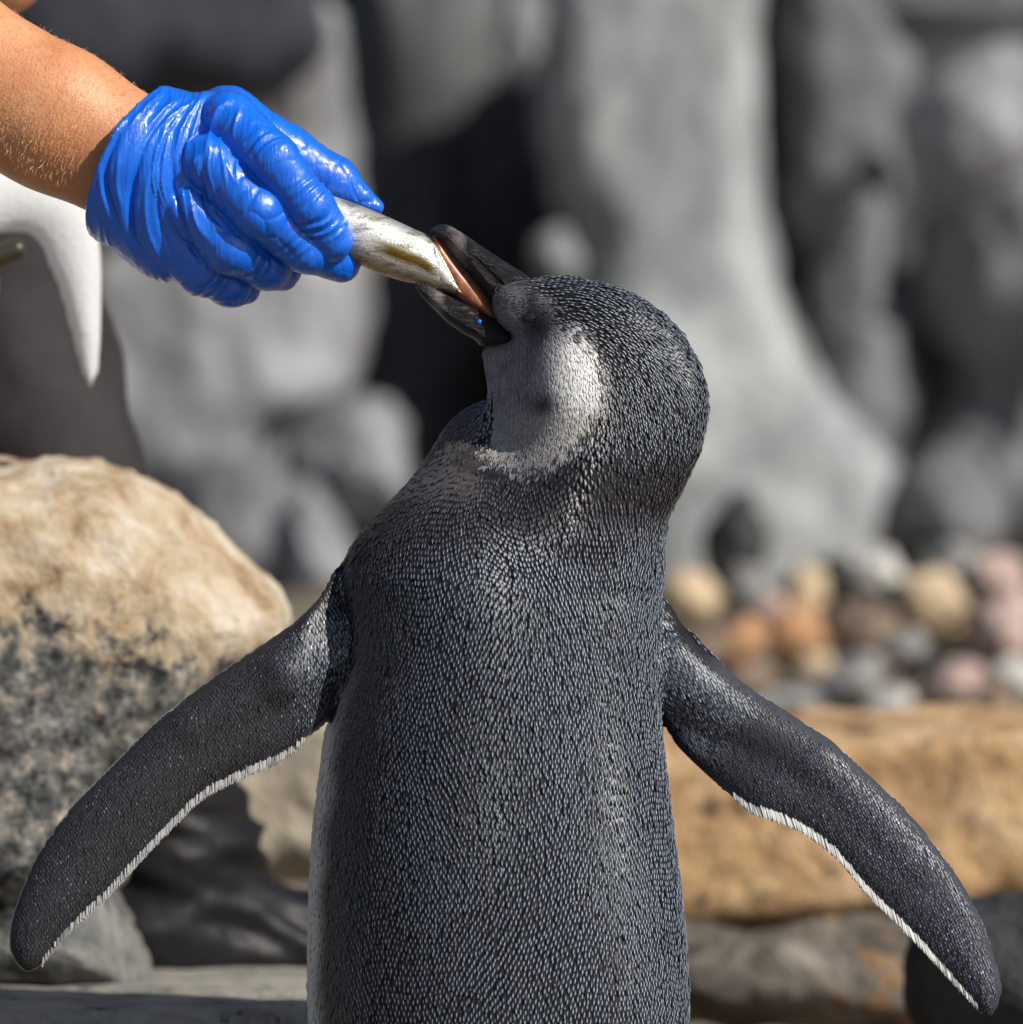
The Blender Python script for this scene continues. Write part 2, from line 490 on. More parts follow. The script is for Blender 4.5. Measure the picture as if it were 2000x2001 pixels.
# tan slab over a dark mottled stone at right
m_tan = rock_mat('tan_slab_rock', [lin(164, 128, 92), lin(208, 170, 126), lin(224, 196, 160)], 22, 60, 0.03, speck=lin(122, 98, 76))
m_mott = rock_mat('mottled_stone', [lin(56, 56, 54), lin(104, 98, 90), lin(168, 158, 146)], 16, 60, 0.02, speck=lin(138, 108, 76))
stone_outline('boulder', 'sunlit tan sandstone slab behind the bird\'s right flipper', [
    (1180, 1450), (1260, 1405), (1420, 1415), (1600, 1398), (1800, 1392), (2050, 1405), (2250, 1480), (2260, 1640), (2080, 1735), (1900, 1760), (1780, 1790),
    (1600, 1792), (1400, 1802), (1230, 1790), (1170, 1640)], 1.12, 0.19, 0.035, m_tan, 0.008, 0.011, 16, 2, pw=4.0, facet=0.002)
stone_outline('boulder', 'dark mottled stone under the tan slab, right of the bird', [
    (1240, 1800), (1400, 1790), (1600, 1786), (1760, 1784), (1812, 1860), (1815, 1950), (1760, 1990), (1560, 1985), (1380, 1975), (1260, 1960)], 1.02, 0.21, 0.04, m_mott, 0.006, 0.016, 16, 3, pw=3.2)
stone_outline('boulder', 'dark grey stone at the lower right corner behind the flipper tip', [
    (1790, 1800), (1860, 1755), (2000, 1742), (2200, 1760), (2300, 1860), (2280, 2060), (2100, 2120), (1900, 2090), (1800, 1990)], 0.52, 0.15, 0.12, g_low, 0.007, 0.014, 12, 4, pw=2.4)
stone_outline('boulder', 'beige stone seen between the bird\'s left flipper and its side', [
    (330, 1420), (440, 1365), (680, 1350), (800, 1400), (820, 1560), (760, 1700), (600, 1720), (400, 1690), (320, 1560)], 0.95, 0.12, 0.04, g_beige, 0.007, 0.014, 12, 5, pw=3.4)

# big two-toned boulder at left
m_big = M('two_tone_boulder', 0.85, 0.25)
def big_boulder_mat(m):
    tc = m.node('ShaderNodeTexCoord')
    sep = m.node('ShaderNodeSeparateXYZ', {'Vector': tc.outputs['Object']})
    n1 = m.noise(14, 8, 0.7, None, 0.5)
    n2 = m.noise(70, 6, 0.75)
    n3 = m.noise(26, 6, 0.7, None, 0.6)
    hz = m.math('ADD', sep.outputs[2], m.math('MULTIPLY', m.math('SUBTRACT', n1, 0.5), 0.17))
    hz = m.math('ADD', hz, m.math('MULTIPLY', m.math('SUBTRACT', n2, 0.5), 0.13))
    hz = m.math('ADD', hz, m.math('MULTIPLY', sep.outputs[0], 0.10))
    top = m.ramp(n3, [(0.32, lin(124, 102, 74)), (0.42, lin(174, 150, 120)), (0.52, lin(196, 178, 152)), (0.66, lin(214, 202, 186))])
    top = m.mix(m.ramp(n2, [(0.62, 0.0), (0.72, 1.0)]), top, lin(112, 92, 60))
    low = m.ramp(n2, [(0.38, lin(44, 46, 46)), (0.48, lin(98, 98, 96)), (0.56, lin(142, 140, 134)), (0.64, lin(206, 186, 166))])
    c = m.mix(m.ramp(hz, [(0.185, 0.0), (0.205, 1.0)]), low, top)
    m.set(Base_Color=c)
    b = m.bump(n1, 0.6, 0.014)
    m.bump(n2, 0.8, 0.009, b)
big_boulder_mat(m_big)
stone_outline('boulder', 'large rounded boulder at left with tan top and grey pitted lower half', [
    (-420, 1250), (-330, 1010), (-150, 915), (60, 903), (160, 900), (250, 915), (320, 950), (385, 1010), (450, 1068), (495, 1118), (540, 1168), (556, 1215),
    (535, 1290), (455, 1400), (365, 1515), (265, 1640), (225, 1730), (150, 1800), (0, 1860), (-150, 1880), (-300, 1850), (-420, 1600)], 0.42, 0.13, 0.11, m_big.m, 0.0045, 0.012, 20, 6, pw=2.5, facet=0.003)
m_low = rock_mat('pale_grey_block', [lin(60, 62, 62), lin(116, 116, 114), lin(160, 156, 150)], 24, 70, 0.016, speck=lin(70, 72, 66))
stone_outline('boulder', 'pale grey block under the big boulder, behind the left flipper tip', [
    (-300, 1830), (-120, 1800), (20, 1700), (120, 1655), (205, 1690), (240, 1760), (268, 1830), (290, 1890), (280, 1935), (100, 1950), (-200, 1950)], 0.42, 0.11, 0.07, m_low, 0.005, 0.008, 16, 7, pw=2.6)
m_moss = M('moss', 0.95, 0.1)
m_moss.set(Base_Color=m_moss.ramp(m_moss.noise(120, 4), [(0.3, lin(44, 40, 26)), (0.6, lin(80, 72, 44)), (0.8, lin(104, 94, 66))]))
def moss():
    a = catmull([W(-60, 1760, 0.315), W(20, 1700, 0.315), W(70, 1655, 0.31), W(140, 1600, 0.312), W(190, 1570, 0.318)], 12, False)
    V, Fc = [], []
    n = len(a)
    for i in range(n):
        for j in range(10):
            t = 2 * pi * j / 10
            r = 0.0075 * (1 + 0.5 * pnoise(np.array([i * 0.7, j * 0.9, 3.0])))
            V.append(a[i] + np.array([0.2 * r * cos(t), r * sin(t) * 0.9, r * cos(t)]))
    for i in range(n - 1):
        for j in range(10):
            Fc.append([i * 10 + j, i * 10 + (j + 1) % 10, (i + 1) * 10 + (j + 1) % 10, (i + 1) * 10 + j])
    tag(mesh_obj('moss', V, Fc, m_moss.m), 'olive brown moss in the crack between big boulder and grey block', 'moss', kind='stuff')
moss()
# flat slab at the lower left
m_slab = rock_mat('flat_slab', [lin(120, 118, 112), lin(158, 154, 146), lin(180, 176, 166)], 22, 130, 0.012, speck=lin(70, 68, 64))
def slab():
    lo, hi = np.array([-0.62, 0.115, GZ - 0.02]), np.array([0.03, 0.52, 0.0])
    h = 0.006
    X, Y, Z, org = grid(lo, hi, h)
    c, e = (lo + hi) / 2, (hi - lo) / 2 - 0.012
    q = [np.abs(X - c[0]) - e[0], np.abs(Y - c[1]) - e[1], np.abs(Z - c[2]) - e[2]]
    F = np.sqrt(np.maximum(q[0], 0) ** 2 + np.maximum(q[1], 0) ** 2 + np.maximum(q[2], 0) ** 2) + np.minimum(np.maximum(np.maximum(q[0], q[1]), q[2]), 0) - 0.012
    v, f = surface_nets(F, org, h)
    v[:, 2] += 0.003 * fbm(v * 14, 4)
    v[:, 1] += 0.012 * fbm(v * 9 + 5, 4)
    base = np.array([c[0], c[1], lo[2]])
    o = mesh_obj('stone_slab', v - base, f, m_slab); o.location = base
    tag(o, 'flat grey stone slab at the lower left beside the bird', 'stone slab')
slab()
#SPLIT

# ------------------------------------------------------------------ the penguin
def feather_mesh(name, P, N, D, L, Wd, lift, cd, cp, mat, parent, streak=1.0, soft=0.015, ridge=1.0):
    """All feathers of one coat: 25-vertex roof-shaped vanes, base sunk, tip raised."""
    n = len(P)
    L = np.broadcast_to(L, n); Wd = np.broadcast_to(Wd, n); lift = np.broadcast_to(lift, n)
    D = D - (D * N).sum(1)[:, None] * N
    D /= np.maximum(np.linalg.norm(D, axis=1), 1e-9)[:, None]
    B = np.cross(N, D)
    ts = np.array([0, .44, .64, .86, 1.0]); ws = np.array([.7, 1, .92, .62, .15]); hs = np.array([-.7, .45, .85, 1.0, .75])
    us = (-1, -.26, 0, .26, 1)
    V = np.empty((n, 25, 3)); C = np.empty((n, 25, 3))
    st = np.array([0.0, .05, .8, 1.0, .25]) * streak
    k = 0
    for r in range(5):
        for u in us:
            V[:, k] = (P + D * ((ts[r] - .5) * L)[:, None] + B * (u * ws[r] * Wd)[:, None]
                       + N * (hs[r] * lift + (0.30 - 0.42 * abs(u)) * ridge * Wd * ws[r])[:, None])
            a = st[r] * (1.0 if u == 0 else soft if abs(u) < .5 else soft * .5)
            C[:, k] = cd * (1 - a) + cp * a
            k += 1
    q = []
    for r in range(4):
        for c in range(4):
            a = r * 5 + c
            q.append([a, a + 1, a + 6, a + 5])
    F = (np.arange(n)[:, None, None] * 25 + np.array(q)[None]).reshape(-1, 4)
    o = mesh_obj(name, V.reshape(-1, 3), F, mat, parent, C.reshape(-1, 3))
    return tag(o, kind='stuff')

m_body = M('penguin_skin_down', 0.7, 0.3)
m_body.set(Base_Color=m_body.attr())
m_body.bump(m_body.noise(700, 3), 0.6, 0.001)
m_flip = M('flipper_feather', 0.40, 0.36)
m_flip.set(Base_Color=m_flip.attr())
m_fea = M('feather', 0.34, 0.22)
m_fea.set(Base_Color=m_fea.attr())
m_fea.set(**{'Sheen Weight': 0.08, 'Sheen Roughness': 0.5})

HEAD = [(543, 1085, 1115, .004, -.006), (549, 1040, 1150, .012, -.007), (556, 1008, 1187, .018, -.008), (570, 990, 1225, .023, -.009), (586, 984, 1257, .027, -.010), (615, 988, 1298, .032, -.011),
        (648, 992, 1328, .036, -.012), (664, 984, 1340, .037, -.012), (682, 941, 1350, .038, -.012), (712, 947, 1366, .041, -.013), (760, 954, 1380, .044, -.014), (795, 955, 1383, .046, -.014), (830, 953, 1379, .048, -.014),
        (886, 945, 1366, .052, -.014), (959, 930, 1331, .057, -.012), (1013, 920, 1302, .062, -.010), (1060, 930, 1291, .066, -.008), (1130, 970, 1280, .066, 0)]
TORSO = [(768, 1010, 1050, .006, .028), (778, 950, 1090, .018, .027), (794, 910, 1130, .027, .025), (839, 868, 1200, .042, .020), (905, 830, 1258, .054, .014), (962, 783, 1284, .063, .009),
         (1000, 742, 1289, .069, .006), (1060, 690, 1287, .076, .003), (1130, 664, 1292, .083, 0), (1200, 680, 1290, .088, 0), (1300, 674, 1286, .092, 0), (1430, 638, 1292, .095, 0),
         (1621, 613, 1315, .098, 0), (1777, 605, 1335, .100, 0), (1932, 603, 1346, .100, 0), (2100, 612, 1344, .098, 0), (2300, 680, 1270, .082, 0.004), (2400, 760, 1190, .06, 0.01), (2440, 830, 1120, .04, .012)]
FLR = [(1240, 1190), (1306, 1176), (1345, 1247), (1407, 1304), (1511, 1372), (1614, 1440), (1692, 1508), (1770, 1581), (1848, 1679), (1908, 1777), (1942, 1870), (1955, 1922), (1948, 1960), (1930, 1984), (1905, 1968),
       (1848, 1907), (1770, 1824), (1692, 1746), (1640, 1684), (1594, 1644), (1537, 1612), (1469, 1588), (1433, 1560), (1381, 1513), (1330, 1466), (1298, 1415), (1270, 1363), (1230, 1300)]
FLL = [(720, 1110), (662, 1104), (630, 1161), (574, 1217), (490, 1273), (396, 1338), (303, 1412), (233, 1482), (163, 1553), (93, 1646), (47, 1744), (28, 1818), (36, 1862), (61, 1889), (93, 1876), (121, 1840),
       (159, 1800), (210, 1753), (280, 1678), (350, 1604), (410, 1550), (490, 1510), (560, 1478), (600, 1444), (653, 1398), (700, 1347), (740, 1250)]
fl_r, fl_l = px_poly(FLR, 0, 4), px_poly(FLL, 0, 4)

def blade_y(x):
    """Depth of the flipper blades: the left one is carried a little towards the viewer."""
    e = np.maximum(np.abs(x + 0.005) - 0.11, 0)
    return np.where(x > 0, 0.004 - 0.10 * e, 0.004 - 0.036 * sstep(0.075, 0.115, -x) - 0.05 * e)
def penguin():
    root = empty('penguin', (0.0, 0.0, GZ), 'young dark grey penguin seen from behind with flippers spread, taking a fish', 'penguin')
    h = 0.0024
    lo, hi = np.array([-.285, -.115, GZ]), np.array([.28, .115, .42])
    X, Y, Z, org = grid(lo, hi, h)
    zp = 1000 - (Z - CAM_Z) / S                                # the face turns away at the cheek
    turn = sstep(575, 660, zp) * (1 - sstep(760, 1010, zp))
    ex = (0.0255 - X) / 0.008
    ex = 0.008 * np.where(ex > 20, ex, np.log1p(np.exp(np.minimum(ex, 20))))
    Yh = Y - 0.95 * np.minimum(ex, 0.032) * turn * (1 - sstep(-0.02, 0.0, Y))
    F = smin(loft(TORSO, X, Y, Z), loft(HEAD, X, Yh, Z), 0.010)
    # cheek bulge and brow
    F = smin(F, ball(X, Y, Z, W(1150, 760) + [0, -.036, 0], (.030, .022, .045)), 0.015)
    F = smin(F, ball(X, Y, Z, W(1030, 605) + [0, -.020, 0], (.018, .010, .014)), 0.012)
    for poly, sx in ((fl_r, 1), (fl_l, -1)):
        y0 = blade_y(X)
        fl, d = inflate(poly, y0, 0.0085, 0.020, X, Y, Z)
        # arm bones: a ridge along the leading side
        F = smin(F, fl, 0.005)
    bone = [W(1320, 1290), W(1480, 1420), W(1640, 1540)]
    for a, b, r1, r2 in ((W(1310, 1300), W(1420, 1390), .021, .015), (W(1420, 1390), W(1600, 1490), .0125, .010), (W(1600, 1490), W(1800, 1700), .010, .0075),
                         (W(655, 1260), W(560, 1320), .020, .015), (W(560, 1320), W(380, 1420), .0115, .0095), (W(380, 1420), W(170, 1640), .0095, .0075)):
        for p in (a, b):
            p[1] = float(blade_y(p[0])) - 0.001
        F = smin(F, cone(X, Y, Z, a, b, r1, r2, 1.25), 0.007)
    v, f = surface_nets(F, org, h)
    v0 = v.copy()
    body = mesh_obj('body', v, f, m_body.m, root, np.zeros((len(v), 3)))
    nrm = normals(body)
    bvh = BVHTree.FromPolygons([Vector(p) for p in v], f.tolist())

    dR = lambda p: poly_sdf(p[:, 0], p[:, 2], fl_r)
    dL = lambda p: poly_sdf(p[:, 0], p[:, 2], fl_l)
    def pxy(p):
        return p[:, 0] / S + 1000, 1000 - (p[:, 2] - CAM_Z) / S
    face = np.array([(975, 545), (1020, 552), (1066, 590), (1100, 640), (1140, 664), (1176, 730), (1178, 795), (1146, 850), (1110, 890), (1080, 935), (1040, 955), (990, 950), (940, 940), (900, 880), (900, 650)], float)
    def pigment(p, n):
        """returns dark colour, pale tip colour with painted glint, weight of face, white weight"""
        x, y = pxy(p)
        k = len(p)
        dark = np.tile(np.array([0.0050, 0.0048, 0.0080]), (k, 1))
        pale = np.tile(np.array([0.56, 0.67, 0.84]), (k, 1))  # bluish tips: pale feather colour plus painted sun and sky glint
        t1 = fbm(p * 60, 3)[:, None]
        # brownish, darker neck band
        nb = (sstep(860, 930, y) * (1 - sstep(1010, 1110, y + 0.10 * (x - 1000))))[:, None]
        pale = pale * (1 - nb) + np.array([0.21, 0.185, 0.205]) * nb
        left_shade = ((1 - sstep(690, 840, x + 0.10 * (y - 1250))) * sstep(900, 960, y) * (1 - sstep(1600, 2000, y)))[:, None]  # painted shade: tips dimmed down the left shoulder and back
        pale = pale * (1 - 0.72 * left_shade)
        cr = (1 - sstep(830, 930, y))[:, None]
        pale = pale * (1 - 0.35 * cr) + np.array([0.46, 0.54, 0.58]) * 0.35 * cr
        fr = poly_sdf(x, y, catmull(face, 4))
        rim = (np.exp(-np.maximum(fr, 0) / 34.0) * sstep(620, 680, y) * (1 - sstep(820, 900, y)) * (x > 1060))[:, None]
        pale = pale * (1 - 0.85 * rim) + np.array([.80, .78, .77]) * 0.85 * rim
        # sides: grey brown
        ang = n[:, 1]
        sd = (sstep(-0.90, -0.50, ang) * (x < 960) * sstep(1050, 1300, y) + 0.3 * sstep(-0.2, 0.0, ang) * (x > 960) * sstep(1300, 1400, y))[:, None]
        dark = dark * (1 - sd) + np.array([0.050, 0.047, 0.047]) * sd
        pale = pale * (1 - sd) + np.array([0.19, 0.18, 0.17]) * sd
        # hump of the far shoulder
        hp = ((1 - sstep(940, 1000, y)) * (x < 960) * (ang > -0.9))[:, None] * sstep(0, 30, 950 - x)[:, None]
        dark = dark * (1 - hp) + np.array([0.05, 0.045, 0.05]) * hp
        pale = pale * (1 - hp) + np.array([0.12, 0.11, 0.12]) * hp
        # white belly
        wb = (sstep(0.02, 0.30, ang + 0.10 * fbm(p * 30, 3) + np.where(x < 960, 0.52, 0.06)) * sstep(1150, 1500, y + 60 * t1[:, 0]))
        # face
        fd = poly_sdf(x, y, catmull(face, 4)) + 22 * fbm(p * 110 + 9, 3)
        fw = 1 - sstep(-42, 26, fd)
        fw = fw * (y < 970) * (p[:, 1] < 0.08) * (1 - ((x < 962) & (y > 775)) * sstep(-.035, -.02, p[:, 1]))
        fw = fw * (1 - sstep(868, 975, y + 20 * fbm(p * 90, 3) + 0.6 * np.maximum(1010 - x, 0)))
        g = 0.20 + 0.12 * fbm(p * 70, 3)
        fc = np.stack([g * 1.0, g * .95, g * 1.12], 1)
        ck = np.exp(-(((x - 1128) / 46) ** 2 + ((y - 745) / 100) ** 2))[:, None]          # white ear patch
        fc = fc + (np.array([.86, .85, .84]) - fc) * np.clip(ck * 1.4, 0, 1)
        th = (sstep(770, 830, y) * (1 - sstep(880, 930, y)))[:, None]
        fc = fc + (np.array([.40, .38, .34]) - fc) * 0.7 * th
        dk = np.exp(-(((x - 1062) / 26) ** 2 + ((y - 792) / 22) ** 2)) + 0.9 * np.exp(-(((x - 1052) / 24) ** 2 + ((y - 640) / 30) ** 2)) + 0.8 * np.exp(-(((x - 1036) / 14) ** 2 + ((y - 590) / 40) ** 2))
        fc = fc * (1 - 0.85 * np.clip(dk, 0, 1)[:, None])
        lo_ = (1 - sstep(560, 680, y))[:, None]
        fc = fc * (1 - 0.30 * lo_)
        return dark, pale, fw, fc, wb
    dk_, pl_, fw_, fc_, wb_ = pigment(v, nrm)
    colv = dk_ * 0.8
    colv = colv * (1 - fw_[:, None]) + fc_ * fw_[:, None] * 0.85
    dfl = np.minimum(dR(v), dL(v))
    onf = (sstep(.108, .122, np.abs(v[:, 0] + .005)) * (dfl < .003))[:, None]
    colv = colv * (1 - onf) + np.where(v[:, :1] > 0, np.array([[0.034, 0.038, 0.049]]), np.array([[0.021, 0.0195, 0.0225]])) * onf  # left blade darker than the right: its shade painted into the colour
    back = (nrm[:, 1] > 0.1) & (np.abs(v[:, 0] + 0.005) > 0.125)
    wht = np.maximum(wb_, np.where(back, 0.9, 0))
    colv = colv * (1 - wht[:, None]) + np.array([.62, .61, .59]) * wht[:, None]
    at = body.data.color_attributes['col']
    c4 = np.ones((len(v), 4), np.float32); c4[:, :3] = colv
    at.data.foreach_set('color', c4.ravel())

    # --- feather lattice on the trunk: staggered rings
    P, N = [], []
    axis = lambda z: np.interp(z, [-.14, .27, .33, .40], [-.007, -.004, 0.005, 0.01])
    zs = np.arange(-0.05, 0.345, 0.0029)
    ncol = 230
    for i, z in enumerate(zs):
        for j in range(ncol):
            a = 2 * pi * (j + 0.5 * (i & 1)) / ncol
            wz = z + 0.0045 * sin(a * 6 + z * 25) + 0.003 * sin(a * 11 + 1.7)
            hit = bvh.ray_cast(Vector((axis(z), 0.0 + 0.012 * sstep(.26, .34, z), wz)), Vector((cos(a), sin(a), 0.0)))
            if hit[0] is not None:
                P.append(hit[0][:]); N.append(hit[1][:])
    Pt, Nt = np.array(P), np.array(N)
    x, y = pxy(Pt)
    onfl = (np.minimum(dR(Pt), dL(Pt)) < 0.002) & ((Pt[:, 0] > 0.0850) | (Pt[:, 0] < -0.093))
    line = 905 + (x - 833) * (1000 - 905) / (1310 - 833)
    keep = ~onfl & ((y > line) | ((x < 962) & (y > 770) & (Pt[:, 1] > -0.02)))
    Pt, Nt = Pt[keep], Nt[keep]
    Pt = Pt + rng.normal(0, 0.00028, Pt.shape)
    Dt = np.tile([0.0, 0, -1.0], (len(Pt), 1))
    Dt[:, 0] += 0.45 * pnoise(Pt * 9 + 2)
    # --- head: rings around the bill axis
    P, N = [], []
    H = W(1185, 790); H[1] = -0.012
    ax = np.array([-0.80, 0, 0.60]); b1 = np.array([0.60, 0, 0.80]); b2 = np.array([0, 1.0, 0])
    for i, th in enumerate(np.arange(0.12, 3.12, 0.040)):
        nn = max(8, int(2 * pi * 0.058 * sin(th) / 0.00205))
        off = 0.5 * (i & 1)
        for j in range(nn):
            a = 2 * pi * (j + off) / nn
            d = ax * cos(th) + (b1 * cos(a) + b2 * sin(a)) * sin(th)
            hit = bvh.ray_cast(Vector(H), Vector(d))
            if hit[0] is not None:
                P.append(hit[0][:]); N.append(hit[1][:])
    Ph, Nh = np.array(P), np.array(N)
    x, y = pxy(Ph)
    line = 905 + (x - 833) * (1000 - 905) / (1310 - 833)
    keep = (y <= line + 6) & ~((x < 952) & (y > 770) & (Ph[:, 1] > -0.02))
    Ph, Nh = Ph[keep], Nh[keep]
    Ph = Ph + rng.normal(0, 0.00035, Ph.shape)
    src = W(975, 610); src[1] = -0.01
    Dh = Ph - src
    Dh /= np.linalg.norm(Dh, axis=1)[:, None]
    _, yh = pxy(Ph)
    dw = sstep(600, 900, yh)[:, None]
    Dh = Dh * (1 - dw) + np.array([0.15, 0, -1.0]) * dw
    # face down is made below, so no vanes there
    _, _, fwh, _, _ = pigment(Ph, Nh)
    kp = fwh < rng.uniform(0.15, 0.8, len(Ph))
    Ph, Nh, Dh = Ph[kp], Nh[kp], Dh[kp]
    Pa, Na, Da = np.concatenate([Pt, Ph]), np.concatenate([Nt, Nh]), np.concatenate([Dt, Dh])
    n = len(Pa)
    head = np.arange(n) >= len(Pt)
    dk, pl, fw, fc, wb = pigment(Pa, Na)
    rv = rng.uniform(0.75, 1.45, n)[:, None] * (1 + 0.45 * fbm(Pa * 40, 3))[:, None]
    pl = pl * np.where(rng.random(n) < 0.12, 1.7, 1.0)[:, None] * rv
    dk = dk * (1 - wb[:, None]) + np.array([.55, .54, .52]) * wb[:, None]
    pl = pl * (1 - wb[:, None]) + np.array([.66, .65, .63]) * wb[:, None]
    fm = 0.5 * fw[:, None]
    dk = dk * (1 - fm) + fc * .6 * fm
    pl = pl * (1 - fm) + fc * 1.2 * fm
    Ln = np.where(head, 0.0044, 0.0055) * rng.uniform(0.92, 1.1, n)
    Wn = np.where(head, 0.00105, 0.00146) * rng.uniform(0.9, 1.1, n)
    Da = Da + rng.normal(0, 0.045, Da.shape)
    pl = pl * np.minimum(1, 0.95 / pl.max(1))[:, None]          # keep the hue where a tip is very pale
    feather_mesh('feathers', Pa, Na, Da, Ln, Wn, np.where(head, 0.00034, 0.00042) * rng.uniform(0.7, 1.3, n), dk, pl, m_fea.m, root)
    # --- face and throat down: fine, dense
    area = []
    fa = np.array(f); cen = v0[fa].mean(1)
    nn_ = nrm[fa].mean(1)
    _, _, fwf, _, _ = pigment(cen, nn_)
    sel = np.where(fwf > rng.uniform(0.04, 0.6, len(fwf)))[0]
    pick = rng.choice(sel, size=min(len(sel) * 4, 15000))
    uv = rng.random((len(pick), 2))
    q = v0[fa[pick]]
    Pf = (q[:, 0] * ((1 - uv[:, :1]) * (1 - uv[:, 1:])) + q[:, 1] * (uv[:, :1] * (1 - uv[:, 1:])) + q[:, 2] * (uv[:, :1] * uv[:, 1:]) + q[:, 3] * ((1 - uv[:, :1]) * uv[:, 1:]))
    Nf = nn_[pick]
    _, _, fw, fc, _ = pigment(Pf, Nf)
    Df = Pf - src; Df /= np.linalg.norm(Df, axis=1)[:, None]
    _, yf = pxy(Pf)
    dw = sstep(600, 760, yf)[:, None]
    Df = Df * (1 - dw) + np.array([0.1, 0, -1.0]) * dw + rng.normal(0, 0.12, Pf.shape)
    rv = rng.uniform(0.75, 1.25, len(Pf))[:, None]
    feather_mesh('facial_down', Pf, Nf, Df, 0.0042 * rng.uniform(.7, 1.2, len(Pf)), 0.00034, 0.00045, fc * rv * 0.9, np.minimum(fc * rv * 1.25, .9), m_fea.m, root)
    # --- flippers: small scale-like feathers both sides, white fringe
    Pq, Nq, wq, Dq = [], [], [], []
    for poly, sx in ((fl_r, 1), (fl_l, -1)):
        ang = radians(-45 if sx > 0 else 225)
        e1 = np.array([cos(ang), sin(ang)]); e2 = np.array([-e1[1], e1[0]])
        c0 = poly.mean(0)
        st1, st2 = 0.0019, 0.0014
        for i, a in enumerate(np.arange(-.16, .16, st1)):
            for b in np.arange(-.12, .12, st2):
                b2_ = b + (st2 / 2 if i & 1 else 0)
                p2 = c0 + e1 * (a + 0.004 * sin(b2_ * 60)) + e2 * b2_
                Pq.append((p2[0], p2[1], sx))
    Pq = np.array(Pq)
    d_ = np.where(Pq[:, 2] > 0, poly_sdf(Pq[:, 0], Pq[:, 1], fl_r), poly_sdf(Pq[:, 0], Pq[:, 1], fl_l))
    Pq = Pq[d_ < -0.0014]
    out, on, os_ = [], [], []
    for (xx, zz, sx) in Pq:
        for sgn in (-1, 1):
            if (sx > 0 and xx < 0.080) or (sx < 0 and xx > -0.088): continue
            hit = bvh.ray_cast(Vector((xx, sgn * 0.2, zz)), Vector((0, -sgn, 0)))
            if hit[0] is not None and abs(hit[0].y) < 0.07:
                out.append(hit[0][:]); on.append(hit[1][:]); os_.append(sgn)
    Pq, Nq, os_ = np.array(out) + rng.normal(0, 0.0002, (len(out), 3)), np.array(on), np.array(os_)
    n = len(Pq)
    x, y = pxy(Pq)
    root_w = np.where(Pq[:, 0] > 0, 1 - sstep(0.108, 0.140, Pq[:, 0] - 0.35 * (Pq[:, 2] - .17)), 1 - sstep(0.105, 0.135, -Pq[:, 0] - 0.2 * (Pq[:, 2] - .2)))[:, None]
    fine = np.array([0.070, 0.078, 0.100])
    dk = np.where(Pq[:, :1] > 0, np.array([[0.026, 0.029, 0.038]]), np.array([[0.013, 0.0118, 0.014]])); tr = np.where(Pq[:, 0] > 0, sstep(0.012, 0.034, -poly_sdf(Pq[:, 0], Pq[:, 1] * 0 + Pq[:, 2], fl_r) + 0 * x) * 0 + sstep(1500, 1750, 0.62 * x + 0.72 * y - 380 + 0.35 * (y - 1600)), 0.18)[:, None]  # left blade feathers darker, as painted shade; right ones in the lit tone
    edq = -np.where(Pq[:, 0] > 0, poly_sdf(Pq[:, 0], Pq[:, 2], fl_r), poly_sdf(Pq[:, 0], Pq[:, 2], fl_l))
    root_w = root_w * sstep(.0015, .006, edq)[:, None]
    fine = fine * (1.2 + 5.0 * tr)
    pl = fine * (1 - root_w) + np.array([0.36, 0.43, 0.56]) * root_w  # bluish sheen near the shoulder painted into the tips
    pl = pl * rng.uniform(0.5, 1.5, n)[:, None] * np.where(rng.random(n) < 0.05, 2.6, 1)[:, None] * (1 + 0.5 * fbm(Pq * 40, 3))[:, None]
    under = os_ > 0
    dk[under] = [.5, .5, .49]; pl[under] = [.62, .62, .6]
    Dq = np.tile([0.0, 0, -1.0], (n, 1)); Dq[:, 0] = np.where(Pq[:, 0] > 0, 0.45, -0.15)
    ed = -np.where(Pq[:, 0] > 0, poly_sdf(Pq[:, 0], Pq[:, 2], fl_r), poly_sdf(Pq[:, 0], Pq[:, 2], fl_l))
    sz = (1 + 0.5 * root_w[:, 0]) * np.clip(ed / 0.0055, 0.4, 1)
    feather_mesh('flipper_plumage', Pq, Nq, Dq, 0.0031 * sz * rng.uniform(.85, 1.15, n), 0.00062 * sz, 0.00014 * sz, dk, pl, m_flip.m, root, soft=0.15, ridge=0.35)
    # fringe along the trailing edge
    P, D, wt = [], [], []
    for pts, sx in ((FLR[14:23], 1), (FLL[14:24], -1)):
        c = catmull(np.array([W(a, b)[[0, 2]] for a, b in pts]), 40, False)
        seg = np.linalg.norm(np.diff(c, axis=0), axis=1); cum = np.concatenate([[0], np.cumsum(seg)])
        for t in np.arange(0, cum[-1], 0.00036):
            xx, zz = np.interp(t, cum, c[:, 0]), np.interp(t, cum, c[:, 1])
            u = t / cum[-1]
            for rep in range(2):
                w = sstep(0.0, 0.25, u) * (1 - sstep(0.86, 1.0, u))
                P.append((xx + rng.normal(0, .0002), 0.0, zz + 0.0028 + rng.normal(0, .00025))); wt.append((w, sx, rep))
    P = np.array(P); wt = np.array(wt)
    P[:, 1] = blade_y(P[:, 0]) - np.where(wt[:, 2] > 0, 0.0042, 0.0012)
    for k in range(len(P)):                                  # lie on the near face of the blade
        hit = bvh.ray_cast(Vector((P[k, 0], -0.2, P[k, 2] + 0.0012)), Vector((0, 1, 0)))
        if hit[0] is not None and wt[k, 2] > 0: P[k, 1] = hit[0].y - 0.0006
    n = len(P)
    D = np.stack([np.where(P[:, 0] > 0, 0.25, -0.05) + rng.normal(0, .03, n), np.where(wt[:, 2] > 0, 0.22, 0) + rng.normal(0, .03, n), -np.ones(n)], 1)
    N = np.tile([0.0, -1.0, 0.12], (n, 1)); N /= np.linalg.norm(N, axis=1)[:, None]
